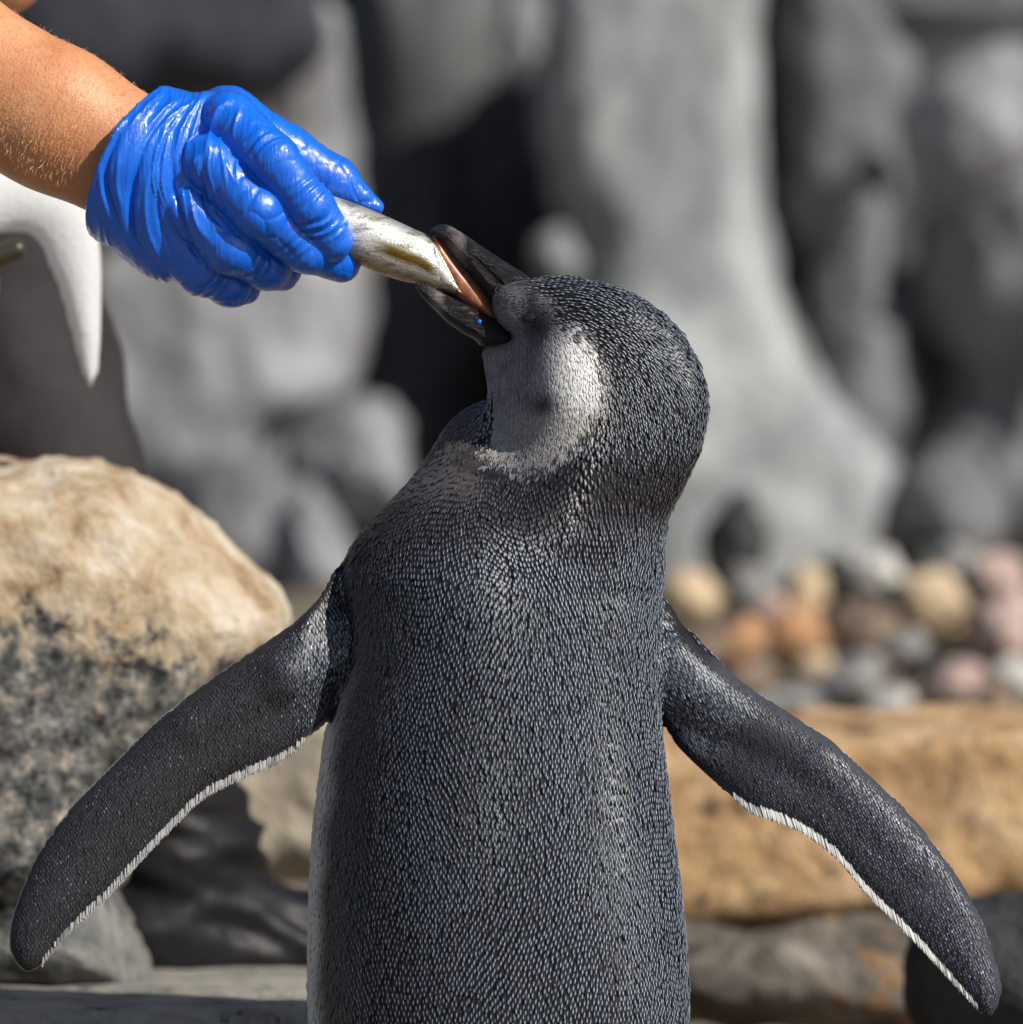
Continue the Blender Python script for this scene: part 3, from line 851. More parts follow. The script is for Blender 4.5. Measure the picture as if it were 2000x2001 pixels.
    w = np.where(rng.random(n) < 0.25 + 0.75 * wt[:, 0], 1.0, 0.3)[:, None]
    dk = (np.array([.12, .12, .125]) * (1 - w) + np.array([.62, .62, .61]) * w * np.where(P[:, :1] > 0, 1, .62)) * rng.uniform(.8, 1.1, n)[:, None]  # left fringe dimmed: shade painted over the white
    D /= np.linalg.norm(D, axis=1)[:, None]
    Lf = np.where(P[:, 0] > 0, 0.0052 + 0.0050 * wt[:, 0], 0.0036 + 0.0032 * wt[:, 0]) * rng.uniform(.55, 1.1, n)
    P = P + D * (0.0034 + 0.0004 * rng.normal(size=n) - Lf / 2)[:, None]
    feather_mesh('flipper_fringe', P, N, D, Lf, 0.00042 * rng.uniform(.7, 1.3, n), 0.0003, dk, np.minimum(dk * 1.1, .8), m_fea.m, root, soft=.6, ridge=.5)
    return root, bvh
peng, peng_bvh = penguin()
#SPLIT

def solid(name, pts, y0, T, R, mat, parent, h=0.0009, pw=2.0, tilt=0.0, taper=None, smooth=True, disp=None):
    poly = px_poly(pts, 0, 5, smooth)
    lo = np.array([poly[:, 0].min(), y0 - T - .02, poly[:, 1].min()]); hi = np.array([poly[:, 0].max(), y0 + T + .02, poly[:, 1].max()])
    X, Y, Z, org = grid(lo, hi, h)
    yy = y0 + tilt * (X - poly[:, 0].mean())
    F, d = inflate(poly, yy, T if taper is None else taper(X, Z), R, X, Y, Z, pw)
    v, f = surface_nets(F, org, h)
    if disp is not None: v = disp(v)
    return mesh_obj(name, v, f, mat, parent)

# bill ---------------------------------------------------------------
m_bill = M('bill_horn', 0.24, 0.42)
def bill_mat(m, shift=0.0):
    tc = m.node('ShaderNodeTexCoord')
    sep = m.node('ShaderNodeSeparateXYZ', {'Vector': tc.outputs['Object']})
    n = m.noise(160, 5, 0.6)
    # along-bill coordinate: pale horn band behind the tip
    xx = m.math('ADD', sep.outputs[0], m.math('MULTIPLY', m.math('SUBTRACT', n, 0.5), 0.012))
    c = m.ramp(m.math('MULTIPLY', m.math('ADD', xx, 0.06 + shift), 16.0), [(0.22, lin(26, 24, 40)), (0.40, lin(30, 28, 42)), (0.49, lin(122, 114, 112)), (0.53, lin(96, 88, 86)), (0.58, lin(22, 20, 24)), (0.95, lin(18, 17, 20))])
    c = m.mix(0.5, c, m.ramp(n, [(0.3, 0.4), (0.7, 1.0)]), 'MULTIPLY')
    m.set(Base_Color=c)
    m.bump(m.noise(300, 5, 0.75, m.coord((0.35, 1, 1.6), (0, 0.6, 0)), 0.8), 1.0, 0.0022)
bill_mat(m_bill)
m_bill2 = M('lower_bill_horn', 0.24, 0.42)
bill_mat(m_bill2, 0.011)
tp = lambda X, Z: np.interp(X, [-.047, -.035, -.015, 0.004], [.0038, .0065, .0088, .0105]).astype(np.float32)
def bill_disp(v):
    # nostril groove on the near and far side
    a, b = W(925, 500)[[0, 2]], W(985, 560)[[0, 2]]
    e = b - a
    t = np.clip(((v[:, 0] - a[0]) * e[0] + (v[:, 2] - a[1]) * e[1]) / (e @ e), 0, 1)
    d = np.hypot(v[:, 0] - a[0] - t * e[0], v[:, 2] - a[1] - t * e[1])
    v[:, 1] -= np.sign(v[:, 1] + 0.01) * 0.0013 * np.exp(-(d / 0.0010) ** 2)
    return v
upper = solid('upper_bill', [(842, 453), (846, 445), (860, 440), (878, 442), (906, 458), (953, 490), (1000, 520), (1036, 548), (1030, 600), (1008, 655), (997, 672), (980, 632), (953, 582), (930, 552), (906, 522), (872, 482)],
              -0.010, 0.009, 0.010, m_bill.m, peng, taper=tp, disp=bill_disp)
tp2 = lambda X, Z: np.interp(X, [-.053, -.035, -.015, 0.004], [.0035, .006, .0085, .010]).astype(np.float32)
lower = solid('lower_bill', [(812, 552), (818, 570), (832, 588), (868, 624), (900, 648), (926, 663), (945, 677), (985, 673), (1000, 668), (990, 640), (953, 616), (895, 588), (840, 561)],
              -0.011, 0.008, 0.008, m_bill2.m, peng, taper=tp2)
m_mouth = M('mouth_lining', 0.4, 0.5, Subsurface_Weight=0.2, Subsurface_Radius=(.004, .0015, .001), Subsurface_Scale=1.0)
m_mouth.set(Base_Color=m_mouth.ramp(m_mouth.noise(180, 4), [(0.3, lin(112, 62, 44)), (0.6, lin(160, 98, 62)), (0.8, lin(178, 122, 84))]))
solid('palate', [(846, 462), (862, 470), (900, 520), (950, 580), (985, 640), (995, 668), (975, 650), (948, 622), (905, 592), (880, 560), (852, 505)], -0.0065, 0.0065, 0.006, m_mouth.m, peng)
m_gullet = M('dark_mouth_floor', 0.35, 0.5, Base_Color=lin(52, 26, 24))
solid('mouth_floor', [(850, 568), (900, 580), (950, 600), (985, 632), (1000, 670), (985, 660), (950, 630), (895, 600)], -0.004, 0.006, 0.006, m_gullet.m, peng)
m_glint = M('blue_reflection', 0.15, 0.6, Base_Color=(0.01, 0.16, 0.75))  # blue bead colouring in a small reflection on the lower bill
v, f = ico(2)
hit = W(938, 630)
mesh_obj('blue_glint', v * np.array([.0013, .0008, .0014]) + np.array([hit[0], -0.0185, hit[2]]), f, m_glint.m, peng)
# eye -----------------------------------------------------------------
m_eye = M('eye', 0.08, 0.7, Base_Color=(0.008, 0.006, 0.005))
m_lid = M('eyelid', 0.6, 0.3, Base_Color=lin(22, 20, 24))
ep = W(1036, 624)
eh = peng_bvh.ray_cast(Vector((ep[0], -0.2, ep[2])), Vector((0, 1, 0)))[0]
eye = mesh_obj('eye', ico(3)[0] * np.array([.0044, .0020, .0022]) + np.array([eh.x, eh.y - 0.0006, eh.z]), ico(3)[1], m_eye.m, peng)
def lid(sgn):
    V, Fc = [], []
    n = 14
    for i in range(n):
        a = pi * i / (n - 1)
        c = np.array([eh.x - cos(a) * .0046, eh.y - 0.0004 - .0009 * sin(a), eh.z + sgn * sin(a) * .0017])
        for j in range(6):
            b = 2 * pi * j / 6
            r = .0008 * (0.4 + 0.6 * sin(a))
            V.append(c + r * np.array([0.3 * cos(b), sin(b), cos(b)]))
    for i in range(n - 1):
        for j in range(6):
            Fc.append([i * 6 + j, i * 6 + (j + 1) % 6, (i + 1) * 6 + (j + 1) % 6, (i + 1) * 6 + j])
    mesh_obj('eyelid', V, Fc, m_lid.m, peng)
lid(1); lid(-1)
# feet, below the frame
m_foot = M('penguin_foot', 0.6, 0.4, Base_Color=lin(60, 52, 52))
for sx in (-1, 1):
    lo, hi = np.array([sx * .05 - .05, -.06, GZ - .005]), np.array([sx * .05 + .05, .11, GZ + .06])
    X, Y, Z, org = grid(lo, hi, .0025)
    b = np.array([sx * .045, .01, GZ + .035])
    F = cone(X, Y, Z, b, [sx * .048, .0, GZ + .012], .016, .012)
    for k in (-1, 0, 1):
        F = smin(F, cone(X, Y, Z, [sx * .048, .0, GZ + .010], [sx * .05 + k * .026, .085 - abs(k) * .012, GZ + .007], .010, .006), .008)
    v, f = surface_nets(F, org, .0025)
    mesh_obj('foot', v, f, m_foot.m, peng)

# ------------------------------------------------------------------ the fish
def fish():
    root = empty('fish', W(830, 500), 'small silver fish held by the blue glove, its head in the bill', 'fish')
    m = M('fish_skin', 0.30, 0.6, metal=0.45)
    tc = m.node('ShaderNodeTexCoord')
    a = m.attr()
    n = m.noise(90, 6, 0.7, m.coord((1, 1, 3), (0, -0.46, 0)))
    n2 = m.noise(500, 4, 0.7)
    c = m.mix(m.ramp(n, [(0.48, 0.0), (0.62, 0.75)]), a, lin(112, 100, 74))
    c = m.mix(m.ramp(n2, [(0.56, 0.0), (0.70, 0.7)]), c, lin(60, 58, 52))
    m.set(Base_Color=c, Roughness=m.ramp(n2, [(0.3, 0.22), (0.7, 0.5)]))
    m.bump(m.voro(900), 0.25, 0.0005, m.bump(n, 0.4, 0.0015))
    # spine of the fish in px, half height px, half depth m
    sp = np.array([(560, 395, 26, .006), (610, 412, 40, .010), (665, 440, 50, .013), (720, 466, 54, .0145), (780, 492, 53, .0145), (822, 508, 49, .0135), (848, 526, 41, .0120), (872, 544, 28, .0100), (895, 562, 16, .008), (920, 584, 10, .006), (940, 598, 5, .003)])
    c = catmull(sp, 8, False)
    V, Fc, C = [], [], []
    m_ = 28
    for i, (px, py, hh, dd) in enumerate(c):
        p = W(px, py); p[1] = 0.0 - 0.004
        j0, j1 = max(i - 1, 0), min(i + 1, len(c) - 1)
        t = c[j1, :2] - c[j0, :2]; t = t / np.linalg.norm(t)
        up = np.array([-t[1], t[0]]) * -1.0     # px frame: y down
        u3 = np.array([up[0], 0, -up[1]])
        if u3[2] < 0: u3 = -u3
        for j in range(m_):
            b = 2 * pi * j / m_
            V.append(p + u3 * (hh * S * cos(b)) + np.array([0, -1, 0]) * dd * sin(b))
            ht = cos(b)
            col = np.array([.80, .80, .76])
            if ht > 0.55: col = col * (1 - (ht - .55) / .45 * .55)
            w = 1.3 * np.exp(-((ht + 0.12) / 0.24) ** 2) * sstep(715, 770, px) * (1 - sstep(840, 872, px)); col = col * (1 - w) + lin(112, 92, 40) * w
            w = sstep(-0.45, -0.85, ht) * .8; col = col * (1 - w) + lin(176, 132, 82) * w
            C.append(col)
    for i in range(len(c) - 1):
        for j in range(m_):
            Fc.append([i * m_ + j, i * m_ + (j + 1) % m_, (i + 1) * m_ + (j + 1) % m_, (i + 1) * m_ + j])
    Fc.append(list(range(m_))[::-1]); Fc.append([(len(c) - 1) * m_ + j for j in range(m_)])
    mesh_obj('body', V, Fc, m.m, root, np.array(C))
    # gill cover: a curved plate proud of the flank, with its dark edge
    m2 = M('gill_plate', 0.22, 0.6, metal=0.45)
    m2.set(Base_Color=m2.ramp(m2.noise(140, 5, 0.7), [(0.35, lin(112, 102, 80)), (0.5, lin(206, 204, 196)), (0.7, lin(226, 226, 220))]))
    m2.bump(m2.noise(260, 4), 0.5, 0.0015)
    solid('gill_cover', [(852, 482), (866, 508), (886, 545), (906, 577), (884, 566), (862, 550), (846, 532), (842, 506)], -.0130, .0024, .008, m2.m, root, tilt=0.13)
    return root
fish()
#SPLIT

# ------------------------------------------------------------------ the keeper: arm, glove, crouching body
def PX(px, py, mm=0.0):
    """px position at the bird's distance, mm: depth in millimetres (negative = nearer)."""
    p = W(px, py); p[1] = mm / 1000
    return p
keeper = empty('person', (-0.62, 0.45, GZ), 'crouching keeper at the left edge, bare forearm and blue gloved hand holding a fish', 'person')
m_skin = M('skin', 0.5, 0.4, Subsurface_Weight=0.12, Subsurface_Radius=(.006, .002, .001), Subsurface_Scale=1.0)
n_ = m_skin.noise(26, 5, 0.6); n2_ = m_skin.noise(330, 4, 0.7)
c_ = m_skin.ramp(n_, [(0.3, lin(180, 118, 82)), (0.5, lin(196, 136, 96)), (0.7, lin(208, 152, 112))])
c_ = m_skin.mix(m_skin.ramp(n2_, [(0.62, 0.0), (0.75, 0.35)]), c_, lin(170, 96, 64))
m_skin.set(Base_Color=c_)
m_skin.bump(m_skin.voro(620), 0.35, 0.0006, m_skin.bump(n2_, 0.3, 0.0006))

wrist, elbow = PX(232, 300, 0), PX(-560, -95, 60)
shoR, shoL = np.array([-.66, .16, .80]), np.array([-.74, .56, .80])
def keeper_body():
    h = .0055
    lo, hi = np.array([-1.0, -.12, .30]), np.array([-.20, .72, 1.12])
    X, Y, Z, org = grid(lo, hi, h)
    F = cone(X, Y, Z, PX(330, 352, 0), PX(110, 232, 4), .0345, .0385, 1.25)
    F = smin(F, cone(X, Y, Z, PX(110, 232, 4), PX(-160, 94, 20), .0385, .0445, 1.15), .01)
    F = smin(F, cone(X, Y, Z, PX(-160, 94, 20), elbow, .0445, .043), .015)
    F = smin(F, cone(X, Y, Z, elbow, shoR, .043, .055), .02)
    # other arm comes down behind, its hand resting near the top left corner
    hand = W(5, -55, .26)
    elL = np.array([-.56, .42, .55])
    F = smin(F, cone(X, Y, Z, shoL, elL, .055, .042), .02)
    F = smin(F, cone(X, Y, Z, elL, hand, .042, .026), .02)
    # shoulders, neck, head
    mid = (shoR + shoL) / 2
    F = smin(F, cone(X, Y, Z, shoR, shoL, .06, .06), .03)
    F = smin(F, cone(X, Y, Z, mid, mid + [.04, 0, .12], .055, .05), .03)
    hd = mid + np.array([.075, -.02, .22])
    F = smin(F, ball(X, Y, Z, hd, (.095, .075, .115)), .03)
    F = smin(F, ball(X, Y, Z, hd + [.095, 0, -.02], (.018, .012, .02)), .012)
    for s in (-1, 1):
        F = smin(F, ball(X, Y, Z, hd + [-.005, s * .078, -.005], (.02, .009, .03)), .008)
    v, f = surface_nets(F, org, h)
    global skin_bvh
    skin_bvh = BVHTree.FromPolygons([Vector(p) for p in v], f.tolist())
    mesh_obj('body', v, f, m_skin.m, keeper)
    m_hair = M('hair', 0.5, 0.4, Base_Color=lin(58, 40, 28))
    X, Y, Z, org = grid(hd - .13, hd + .14, .006)
    F = np.maximum(ball(X, Y, Z, hd + [-.008, 0, .012], (.102, .084, .120)), -(ball(X, Y, Z, hd + [.085, 0, -.055], (.09, .1, .10))))
    v, f = surface_nets(F, org, .006)
    v += 0.004 * fbm(v * 60, 3)[:, None]
    mesh_obj('hair', v, f, m_hair.m, keeper)
keeper_body()

# fine arm hair
def arm_hair():
    a, b = PX(-20, 158, 12), PX(330, 352, 0)
    ax = (b - a) / np.linalg.norm(b - a)
    up = np.array([0.49, 0, 0.87]); up -= ax * (up @ ax); up /= np.linalg.norm(up)
    bk = np.cross(ax, up)
    if bk[1] > 0: bk = -bk                                    # towards the viewer
    V, Fc = [], []
    for _ in range(1700):
        t = rng.uniform(-0.1, 0.70); th = rng.uniform(-0.3, pi * 0.80)
        n = up * cos(th) + bk * sin(th)
        hit = skin_bvh.ray_cast(Vector(a + (b - a) * t), Vector(n))
        if hit[0] is None: continue
        p = np.array(hit[0])
        d = n * rng.uniform(.25, .6) - up * 0.5 + ax * rng.normal(.25, .2) + rng.normal(0, .12, 3)
        d /= np.linalg.norm(d); ln = rng.uniform(.003, .0065)
        side = np.cross(d, [0, 1, 0]); side /= np.linalg.norm(side) + 1e-9
        w = .00008
        q = p + d * ln * .5; e = p + d * ln - n * ln * .25
        k = len(V)
        V += [p - n * .001 - side * w, p - n * .001 + side * w, q - side * w, q + side * w, e]
        Fc += [[k, k + 1, k + 3, k + 2], [k + 2, k + 3, k + 4]]
    m = M('arm_hair', 0.35, 0.6, Base_Color=lin(196, 146, 108))
    tag(mesh_obj('arm_hair', V, Fc, m.m, keeper), kind='stuff')
arm_hair()

# glove ---------------------------------------------------------------
DIG = {
 'index': [(452, 238, -20, 54), (540, 320, -36, 47), (608, 408, -31, 44), (652, 470, -20, 41)],
 'middle': [(415, 322, -26, 56), (508, 418, -33, 50), (600, 488, -18, 44), (666, 512, -2, 38)],
 'ring': [(372, 405, -20, 54), (452, 484, -22, 50), (520, 520, -6, 43), (550, 527, 6, 37)],
 'little': [(322, 452, -10, 48), (392, 528, -8, 44), (448, 556, 4, 39), (474, 560, 12, 34)],
 'thumb': [(360, 265, 14, 66), (446, 226, 6, 56), (560, 300, 14, 54), (652, 350, 18, 44), (735, 401, 18, 13)],
}
def glove():
    h = .0007
    lo, hi = PX(165, 620, -64), PX(775, 145, 56)
    lo, hi = np.minimum(lo, hi), np.maximum(lo, hi)
    X, Y, Z, org = grid(lo, hi, h)
    F = None
    # back of the hand and palm
    w = PX(262, 312, 0)
    for k, (x, y, d, r) in (('i', (448, 240, -10, 60)), ('m', (410, 320, -14, 60)), ('r', (368, 400, -9, 58)), ('l', (325, 448, 2, 52))):
        c = cone(X, Y, Z, w, PX(x, y, d), .038, r * S, 1.15)
        F = c if F is None else smin(F, c, .012)
    # loose sleeve of the cuff
    F = smin(F, cone(X, Y, Z, PX(190, 285, 0), PX(300, 335, 0), .0435, .0415, 1.15), .008)
    F = smin(F, cone(X, Y, Z, PX(245, 395, -4), PX(330, 470, 0), .021, .022, 1.0), .014)
    segs = []
    for name, ch in DIG.items():
        g = None
        for a, b in zip(ch[:-1], ch[1:]):
            A, B = PX(*a[:3]), PX(*b[:3])
            c = cone(X, Y, Z, A, B, a[3] * S, b[3] * S)
            g = c if g is None else smin(g, c, .004)
            segs.append((A, B, a[3] * S, b[3] * S, name))
        F = smin(F, g, .0022)
    # oblique open cuff end
    u = np.array([0.885, 0.0, -0.466])
    c0 = PX(238, 318, 0)
    al = (X - c0[0]) * u[0] + (Z - c0[2]) * u[2]
    cut = -(al - 0.36 * Y - 0.0055)
    F = np.maximum(F, cut)
    v, f = surface_nets(F, org, h)
    o = mesh_obj('glove', v, f, None, keeper)
    n = normals(o)
    # wrinkles: arcs round the grip on the back of the hand, cross creases on the digits
    x, y = v[:, 0] / S + 1000, 1000 - (v[:, 2] - CAM_Z) / S
    dmin = np.full(len(v), 1e9); scoord = np.zeros(len(v)); sid = np.zeros(len(v), int)
    L0 = 0; last = None
    for k, (A, B, ra, rb, nm) in enumerate(segs):
        if nm != last: L0 = 0; last = nm
        e = B - A; ln = np.linalg.norm(e)
        t = np.clip(((v - A) @ e) / (ln * ln), 0, 1)
        d = np.linalg.norm(v - A - t[:, None] * e, axis=1) - (ra + (rb - ra) * t)
        m = d < dmin
        dmin[m] = d[m]; scoord[m] = (L0 + t * ln)[m]; sid[m] = hash_name(nm)
        L0 += ln
    q = np.hypot(x - 640, y - 330) * S
    a = np.arctan2(y - 330, 640 - x)
    yy = v[:, 1]
    digit = sstep(.012, .028, scoord) * (dmin < .003)
    P1 = np.stack([q * 150, a * 1.4, yy * 14], 1)
    w1 = pnoise(P1 + 3.7)
    P2 = np.stack([q * 330 + 2 * w1, a * 2.2, yy * 25], 1)
    w2 = pnoise(P2 + 9.1)
    # tension folds on the back of the hand: (px polyline, height mm, width mm)
    FOLD = [([(252, 240), (225, 283)], 1.3, 1.5), ([(301, 202), (275, 235), (257, 262)], 1.5, 1.7), ([(320, 190), (295, 218), (272, 250)], 1.1, 1.4),
            ([(360, 198), (326, 219), (296, 254)], 1.6, 1.8), ([(398, 192), (357, 221), (314, 254)], 1.6, 1.7), ([(380, 209), (330, 270), (303, 330)], 0.9, 1.5),
            ([(409, 184), (367, 244), (344, 312)], 1.8, 2.0), ([(398, 210), (376, 288), (366, 337)], 1.5, 1.6), ([(395, 312), (377, 335)], 1.2, 1.2),
            ([(436, 213), (417, 262), (407, 312)], 1.6, 1.8), ([(473, 217), (461, 283)], 1.2, 1.6), ([(455, 200), (430, 225), (418, 250)], 0.8, 1.4),
            ([(244, 262), (216, 330), (217, 380), (232, 432), (250, 470)], -2.6, 2.0), ([(285, 302), (263, 398), (266, 465), (285, 505)], -3.4, 2.2),
            ([(240, 300), (236, 360), (246, 420)], 1.0, 1.4), ([(343, 316), (352, 400), (374, 470), (400, 525)], -2.6, 1.6), ([(300, 330), (290, 400), (300, 470), (330, 530)], 1.1, 1.8),
            ([(320, 340), (316, 420), (336, 490), (362, 545)], -1.2, 1.4), ([(405, 312), (401, 358), (414, 415), (455, 462), (502, 490)], -2.0, 1.6),
            ([(370, 350), (382, 420), (420, 480), (470, 510)], 0.9, 1.8), ([(330, 230), (300, 270), (283, 310)], -1.3, 1.3), ([(208, 320), (205, 370), (218, 430)], 0.9, 1.6),
            ([(275, 480), (300, 515), (335, 540)], -1.2, 1.3), ([(345, 250), (325, 290), (312, 340)], -1.2, 1.4)]
    near = sstep(0.004, -0.010, yy) if False else 1 - sstep(-0.010, 0.006, yy)
    fold = np.zeros(len(v))
    wob = 6 * pnoise(v * 60) + 3 * pnoise(v * 130)
    for pts, hh, ww in FOLD:
        c = catmull(pts, 8, False)
        e = np.diff(c, axis=0); ln = np.linalg.norm(e, axis=1); tot = ln.sum(); cum = np.concatenate([[0], np.cumsum(ln)])
        best = np.full(len(v), 1e9); st = np.zeros(len(v))
        for k in range(len(e)):
            t = np.clip(((x - c[k, 0]) * e[k, 0] + (y - c[k, 1]) * e[k, 1]) / ln[k] ** 2, 0, 1)
            dd = np.hypot(x + wob * .35 - c[k, 0] - t * e[k, 0], y - c[k, 1] - t * e[k, 1])
            m = dd < best
            best[m] = dd[m]; st[m] = ((cum[k] + t * ln[k]) / tot)[m]
        r = best * S * 1000 / (ww * .8)
        fold += 0.001 * hh * np.exp(-r ** 1.4) * np.sin(pi * np.clip(st, 0.02, .98)) ** 0.6
    fold *= near * 1.15
    amp2 = sstep(-0.2, 0.4, pnoise(v * 34 + 21))
    w2 = pnoise(np.stack([q * 230 + 1.0 * pnoise(v * 40), a * 1.2 + q * 20, yy * 14], 1) + 9.1)
    tri = lambda t: np.abs((t % 1.0) * 2 - 1)
    back = fold + 0.0011 * (np.exp(-np.abs(w2) / .10) - .3) * amp2 + 0.0010 * (np.abs(pnoise(np.stack([q * 90, a * 1.0, yy * 8], 1))) * 2 - .5) * (1 - near)
    # cross creases of the digits: tight saw-tooth folds that fade in and out
    ang = np.arctan2(v[:, 1] + 0.02, (y - 330) * S)
    saw = (lambda t: np.where((t % 1) < .3, (t % 1) / .3, (1 - t % 1) / .7))
    f1 = saw(scoord * 155 + sid * .37 + 0.45 * pnoise(v * 55) + 16 * (y - x * .9) * S)
    a3 = sstep(-0.10, 0.35, pnoise(v * 42 + 31)) * np.where(sid == 1, 1.0, np.where(sid == 5, .35, .55))
    def cells(p, sd):                                        # flat facets between straight creases
        r_ = np.random.default_rng(sd)
        pts = r_.random((260, 3)) * (p.max(0) - p.min(0)) + p.min(0)
        d1 = np.full(len(p), 1e9); d2 = d1.copy()
        for c in pts:
            dd = ((p - c) ** 2).sum(1)
            m = dd < d1
            d2 = np.where(m, d1, np.minimum(d2, dd)); d1 = np.where(m, dd, d1)
        return np.sqrt(d2) - np.sqrt(d1)
    fc_ = cells(v * np.array([1, 1, 1]) + 0.002 * np.stack([pnoise(v * 80), pnoise(v * 80 + 5), pnoise(v * 80 + 9)], 1), 5)
    facet = 0.0009 * (1 - np.exp(-fc_ / 0.0022)) - 0.0006
    dig = 0.00125 * (f1 - .5) * a3 + facet * (0.4 + 0.6 * amp2) * np.where(sid == 1, .6, 1.0)
    d = back * (1 - digit) + dig * digit
    d = d + 0.0006 * pnoise(v * 45) + 0.0006
    v2 = v + n * d[:, None]
    off = np.array(parent_loc(keeper))
    o.data.vertices.foreach_set('co', (v2 - off).astype(np.float32).ravel())
    o.data.update()
    return o
def hash_name(s):
    return {'index': 1, 'middle': 2, 'ring': 3, 'little': 4, 'thumb': 5}[s]
gl = glove()
m_gl = M('nitrile_glove', 0.30, 0.5)
wt = m_gl.noise(30, 4, 0.6)
m_gl.set(Base_Color=m_gl.ramp(wt, [(0.3, (0.0015, 0.100, 0.60)), (0.7, (0.003, 0.140, 0.74))]))
m_gl.set(Roughness=m_gl.ramp(m_gl.noise(60, 4, 0.7), [(0.35, 0.18), (0.65, 0.42)]))
m_gl.set(**{'Coat Weight': 0.55, 'Coat Roughness': 0.07})
cb = m_gl.node('ShaderNodeBump', {'Height': m_gl.noise(260, 4, 0.7), 'Strength': 0.5, 'Distance': 0.0022})
m_gl.nt.links.new(cb.outputs[0], m_gl.b.inputs['Coat Normal'])
m_gl.bump(m_gl.noise(110, 4, 0.55, m_gl.coord((2.2, 1, .35), (0, -0.25, 0)), 0.4), 0.34, 0.003, m_gl.bump(m_gl.noise(420, 4, 0.65), 0.12, 0.001))
gl.data.materials.append(m_gl.m)

# clothes -------------------------------------------------------------
def cloth_mat(name, c, rough=0.8, scale=60):
    m = M(name, rough, 0.3)
    n = m.noise(scale, 5, 0.6)
    m.set(Base_Color=m.ramp(n, [(0.3, np.array(c) * 0.75), (0.7, np.array(c) * 1.15)]))
    m.bump(n, 0.4, 0.004)
    return m.m
hipR, hipL = np.array([-.74, .50, .24]), np.array([-.80, .68, .24])
kneeR, ankR = W(-75, 440, .55), W(275, 1560, .55)
kneeL, ankL = np.array([-.48, .84, .46]), np.array([-.44, .84, .0])
def clothes():
    h = .008
    X, Y, Z, org = grid([-1.02, .02, .18], [-.5, .70, .92], h)
    mid = (shoR + shoL) / 2
    F = cone(X, Y, Z, mid + [0, 0, -.02], (hipR + hipL) / 2 + [0, 0, .06], .125, .13, .8)
    F = smin(F, cone(X, Y, Z, shoR, shoL, .072, .072), .04)
    F = smin(F, cone(X, Y, Z, shoR, shoR + (elbow - shoR) * .5, .068, .060), .03)
    F = smin(F, cone(X, Y, Z, shoL, shoL + (np.array([-.56, .42, .55]) - shoL) * .5, .068, .060), .03)
    v, f = surface_nets(F, org, h)
    v += 0.010 * (1 - np.abs(fbm(v * 9, 3)) * 3)[:, None] * np.array([.5, .5, 0])
    mesh_obj('shirt', v, f, cloth_mat('navy_shirt', lin(40, 46, 66)), keeper)
    X, Y, Z, org = grid([-1.0, .38, -.06], [-.12, .96, .58], h)
    F = smin(cone(X, Y, Z, hipR, kneeR, .10, .070), cone(X, Y, Z, kneeR, ankR, .070, .057), .02)
    F = smin(F, smin(cone(X, Y, Z, hipL, kneeL, .10, .070), cone(X, Y, Z, kneeL, ankL, .070, .055), .02), .03)
    F = smin(F, cone(X, Y, Z, hipR, hipL, .115, .115), .03)
    v, f = surface_nets(F, org, h)
    v += 0.006 * (1 - np.abs(fbm(v * 11, 3)) * 3)[:, None] * np.array([1, .6, 0.3])
    mesh_obj('trousers', v, f, cloth_mat('charcoal_trousers', lin(44, 41, 43), 0.75, 30), keeper)
clothes()
m_boot = M('rubber_boot', 0.5, 0.25, Base_Color=(0.008, 0.0075, 0.009))
m_boot.bump(m_boot.noise(40, 4), 0.3, 0.004)
def boot(ank, toe, sole_z):
    h = .006
    lo = np.minimum(ank, toe) - [.09, .08, .02]; hi = np.maximum(ank, toe) + [.05, .08, .13]
    lo[2] = sole_z
    X, Y, Z, org = grid(lo, hi, h)
    heel = np.array([ank[0] - .01, ank[1], sole_z + .045])
    F = cone(X, Y, Z, ank + [-.03, 0, .12], ank, .064, .060)
    F = smin(F, cone(X, Y, Z, ank, heel + [0, 0, .01], .060, .052), .02)
    F = smin(F, cone(X, Y, Z, heel, toe, .052, .036, .85), .035)
    F = np.maximum(F, sole_z + .004 - Z)
    v, f = surface_nets(F, org, h)
    o = mesh_obj('boot', v, f, m_boot.m, keeper)
    n = normals(o)
    fold = (1 - np.abs(pnoise(np.stack([v[:, 0] * 10, v[:, 1] * 6, v[:, 2] * 55 + v[:, 0] * 14], 1))) * 3).clip(-1, 1)
    k = sstep(sole_z + .03, sole_z + .07, v[:, 2])
    v2 = v + n * (0.007 * fold * k)[:, None] - np.array(parent_loc(keeper))
    o.data.vertices.foreach_set('co', v2.astype(np.float32).ravel()); o.data.update()
boot(W(300, 1640, .56), W(640, 1850, .58), -0.045)
boot(ankL + [0, 0, 0.02], ankL + [.17, .02, -.08], GZ)

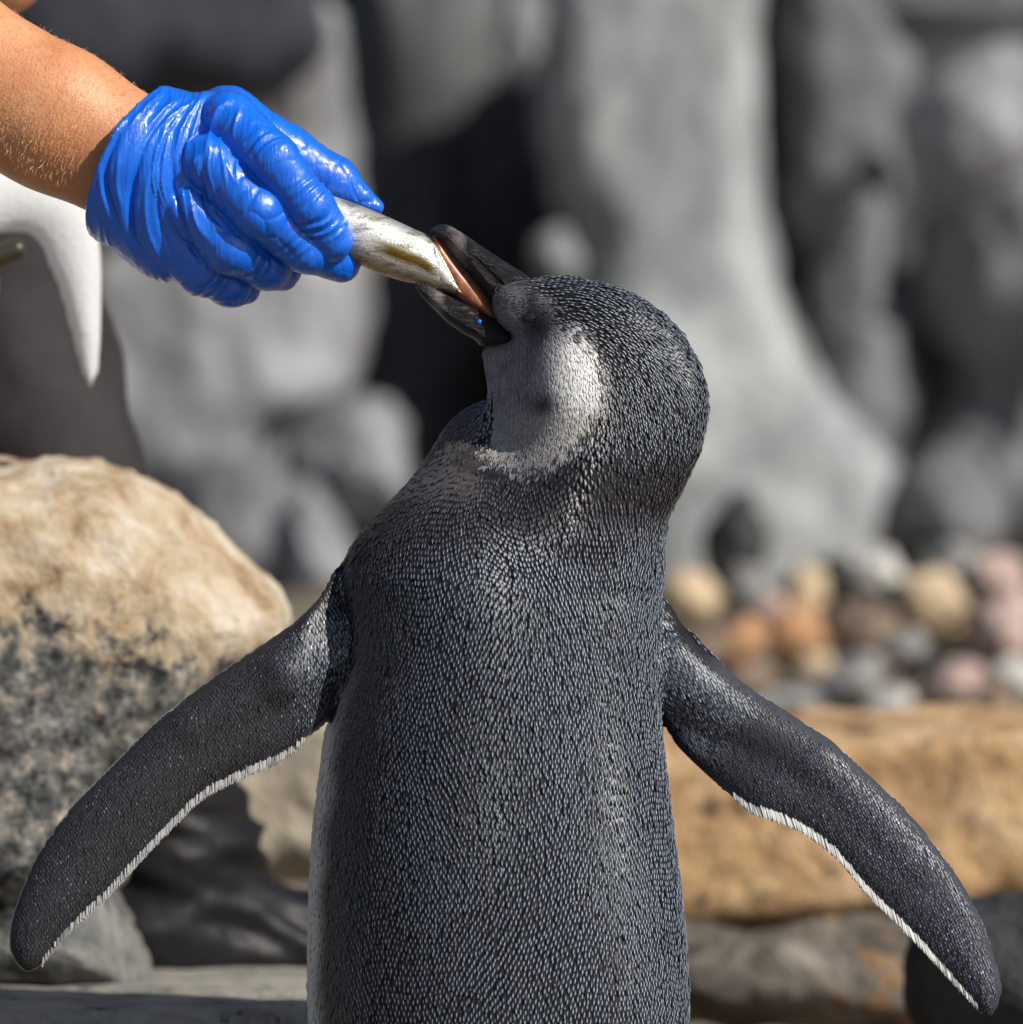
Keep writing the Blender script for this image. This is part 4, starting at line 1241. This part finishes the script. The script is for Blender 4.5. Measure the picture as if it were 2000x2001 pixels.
# ------------------------------------------------------------------ second penguin, mostly out of frame at left
def penguin2():
    root = empty('penguin', W(-330, 880, .28), 'penguin at the left edge, its white flipper hanging below the forearm', 'penguin')
    m = M('white_plumage', 0.6, 0.3)
    m.set(Base_Color=m.attr())
    m.bump(m.noise(300, 4), 0.4, 0.002)
    y = .34
    fl = px_poly([(-120, 330), (40, 330), (150, 372), (185, 420), (198, 500), (200, 590), (196, 680), (188, 740), (178, 757), (165, 735), (140, 650), (118, 570), (98, 520), (76, 470), (52, 455), (20, 452), (-60, 470), (-140, 480)], y, 4)
    h = .004
    lo, hi = np.array([-.55, .10, .02]), np.array([-.22, .40, .62])
    X, Y, Z, org = grid(lo, hi, h)
    c = W(-330, 560, .28)
    F, d = inflate(fl, y, .011, .02, X, Y, Z)
    F = smin(F, ball(X, Y, Z, c + [0, 0, -.06], (.095, .09, .17)), .02)
    F = smin(F, cone(X, Y, Z, c + [0, 0, .06], c + [.02, 0, .15], .07, .06), .04)
    hd = W(-150, 545, .25)
    F = smin(F, ball(X, Y, Z, hd, (.040, .035, .036)), .03)
    v, f = surface_nets(F, org, h)
    back = sstep(.02, .06, v[:, 1] - c[1] + 0 * v[:, 0]) * (v[:, 0] < -.40)
    top = 1 - sstep(.036, .050, np.linalg.norm(v - hd, axis=1))
    w = np.clip(np.maximum(back, top), 0, 1)[:, None]
    col = np.array([.56, .56, .57]) * (1 - w) + np.array([.02, .02, .022]) * w
    mesh_obj('body', v, f, m.m, root, col)
    m_b = M('olive_bill', 0.4, 0.5, Base_Color=lin(50, 46, 34))
    for nm, p0, p1, r0, r1, mm in (('bill', (-90, 532), (32, 488), .0105, .0065, m_b),):
        A, B = W(*p0, .26), W(*p1, .26)
        lo2, hi2 = np.minimum(A, B) - .012, np.maximum(A, B) + .012
        X, Y, Z, org = grid(lo2, hi2, .0016)
        vb, fb = surface_nets(cone(X, Y, Z, A, B, r0, r1), org, .0016)
        mesh_obj(nm, vb, fb, mm.m, root)
    V, Fc = ico(3)
    mesh_obj('eye', V * .004 + (hd + np.array([.018, -.033, .010])), Fc, m_eye.m, root)
    for s in (-1, 1):
        mesh_obj('foot', V * np.array([.045, .022, .010]) + (c + np.array([.02, s * .045, -.222])), Fc, m_foot.m, root)
penguin2()
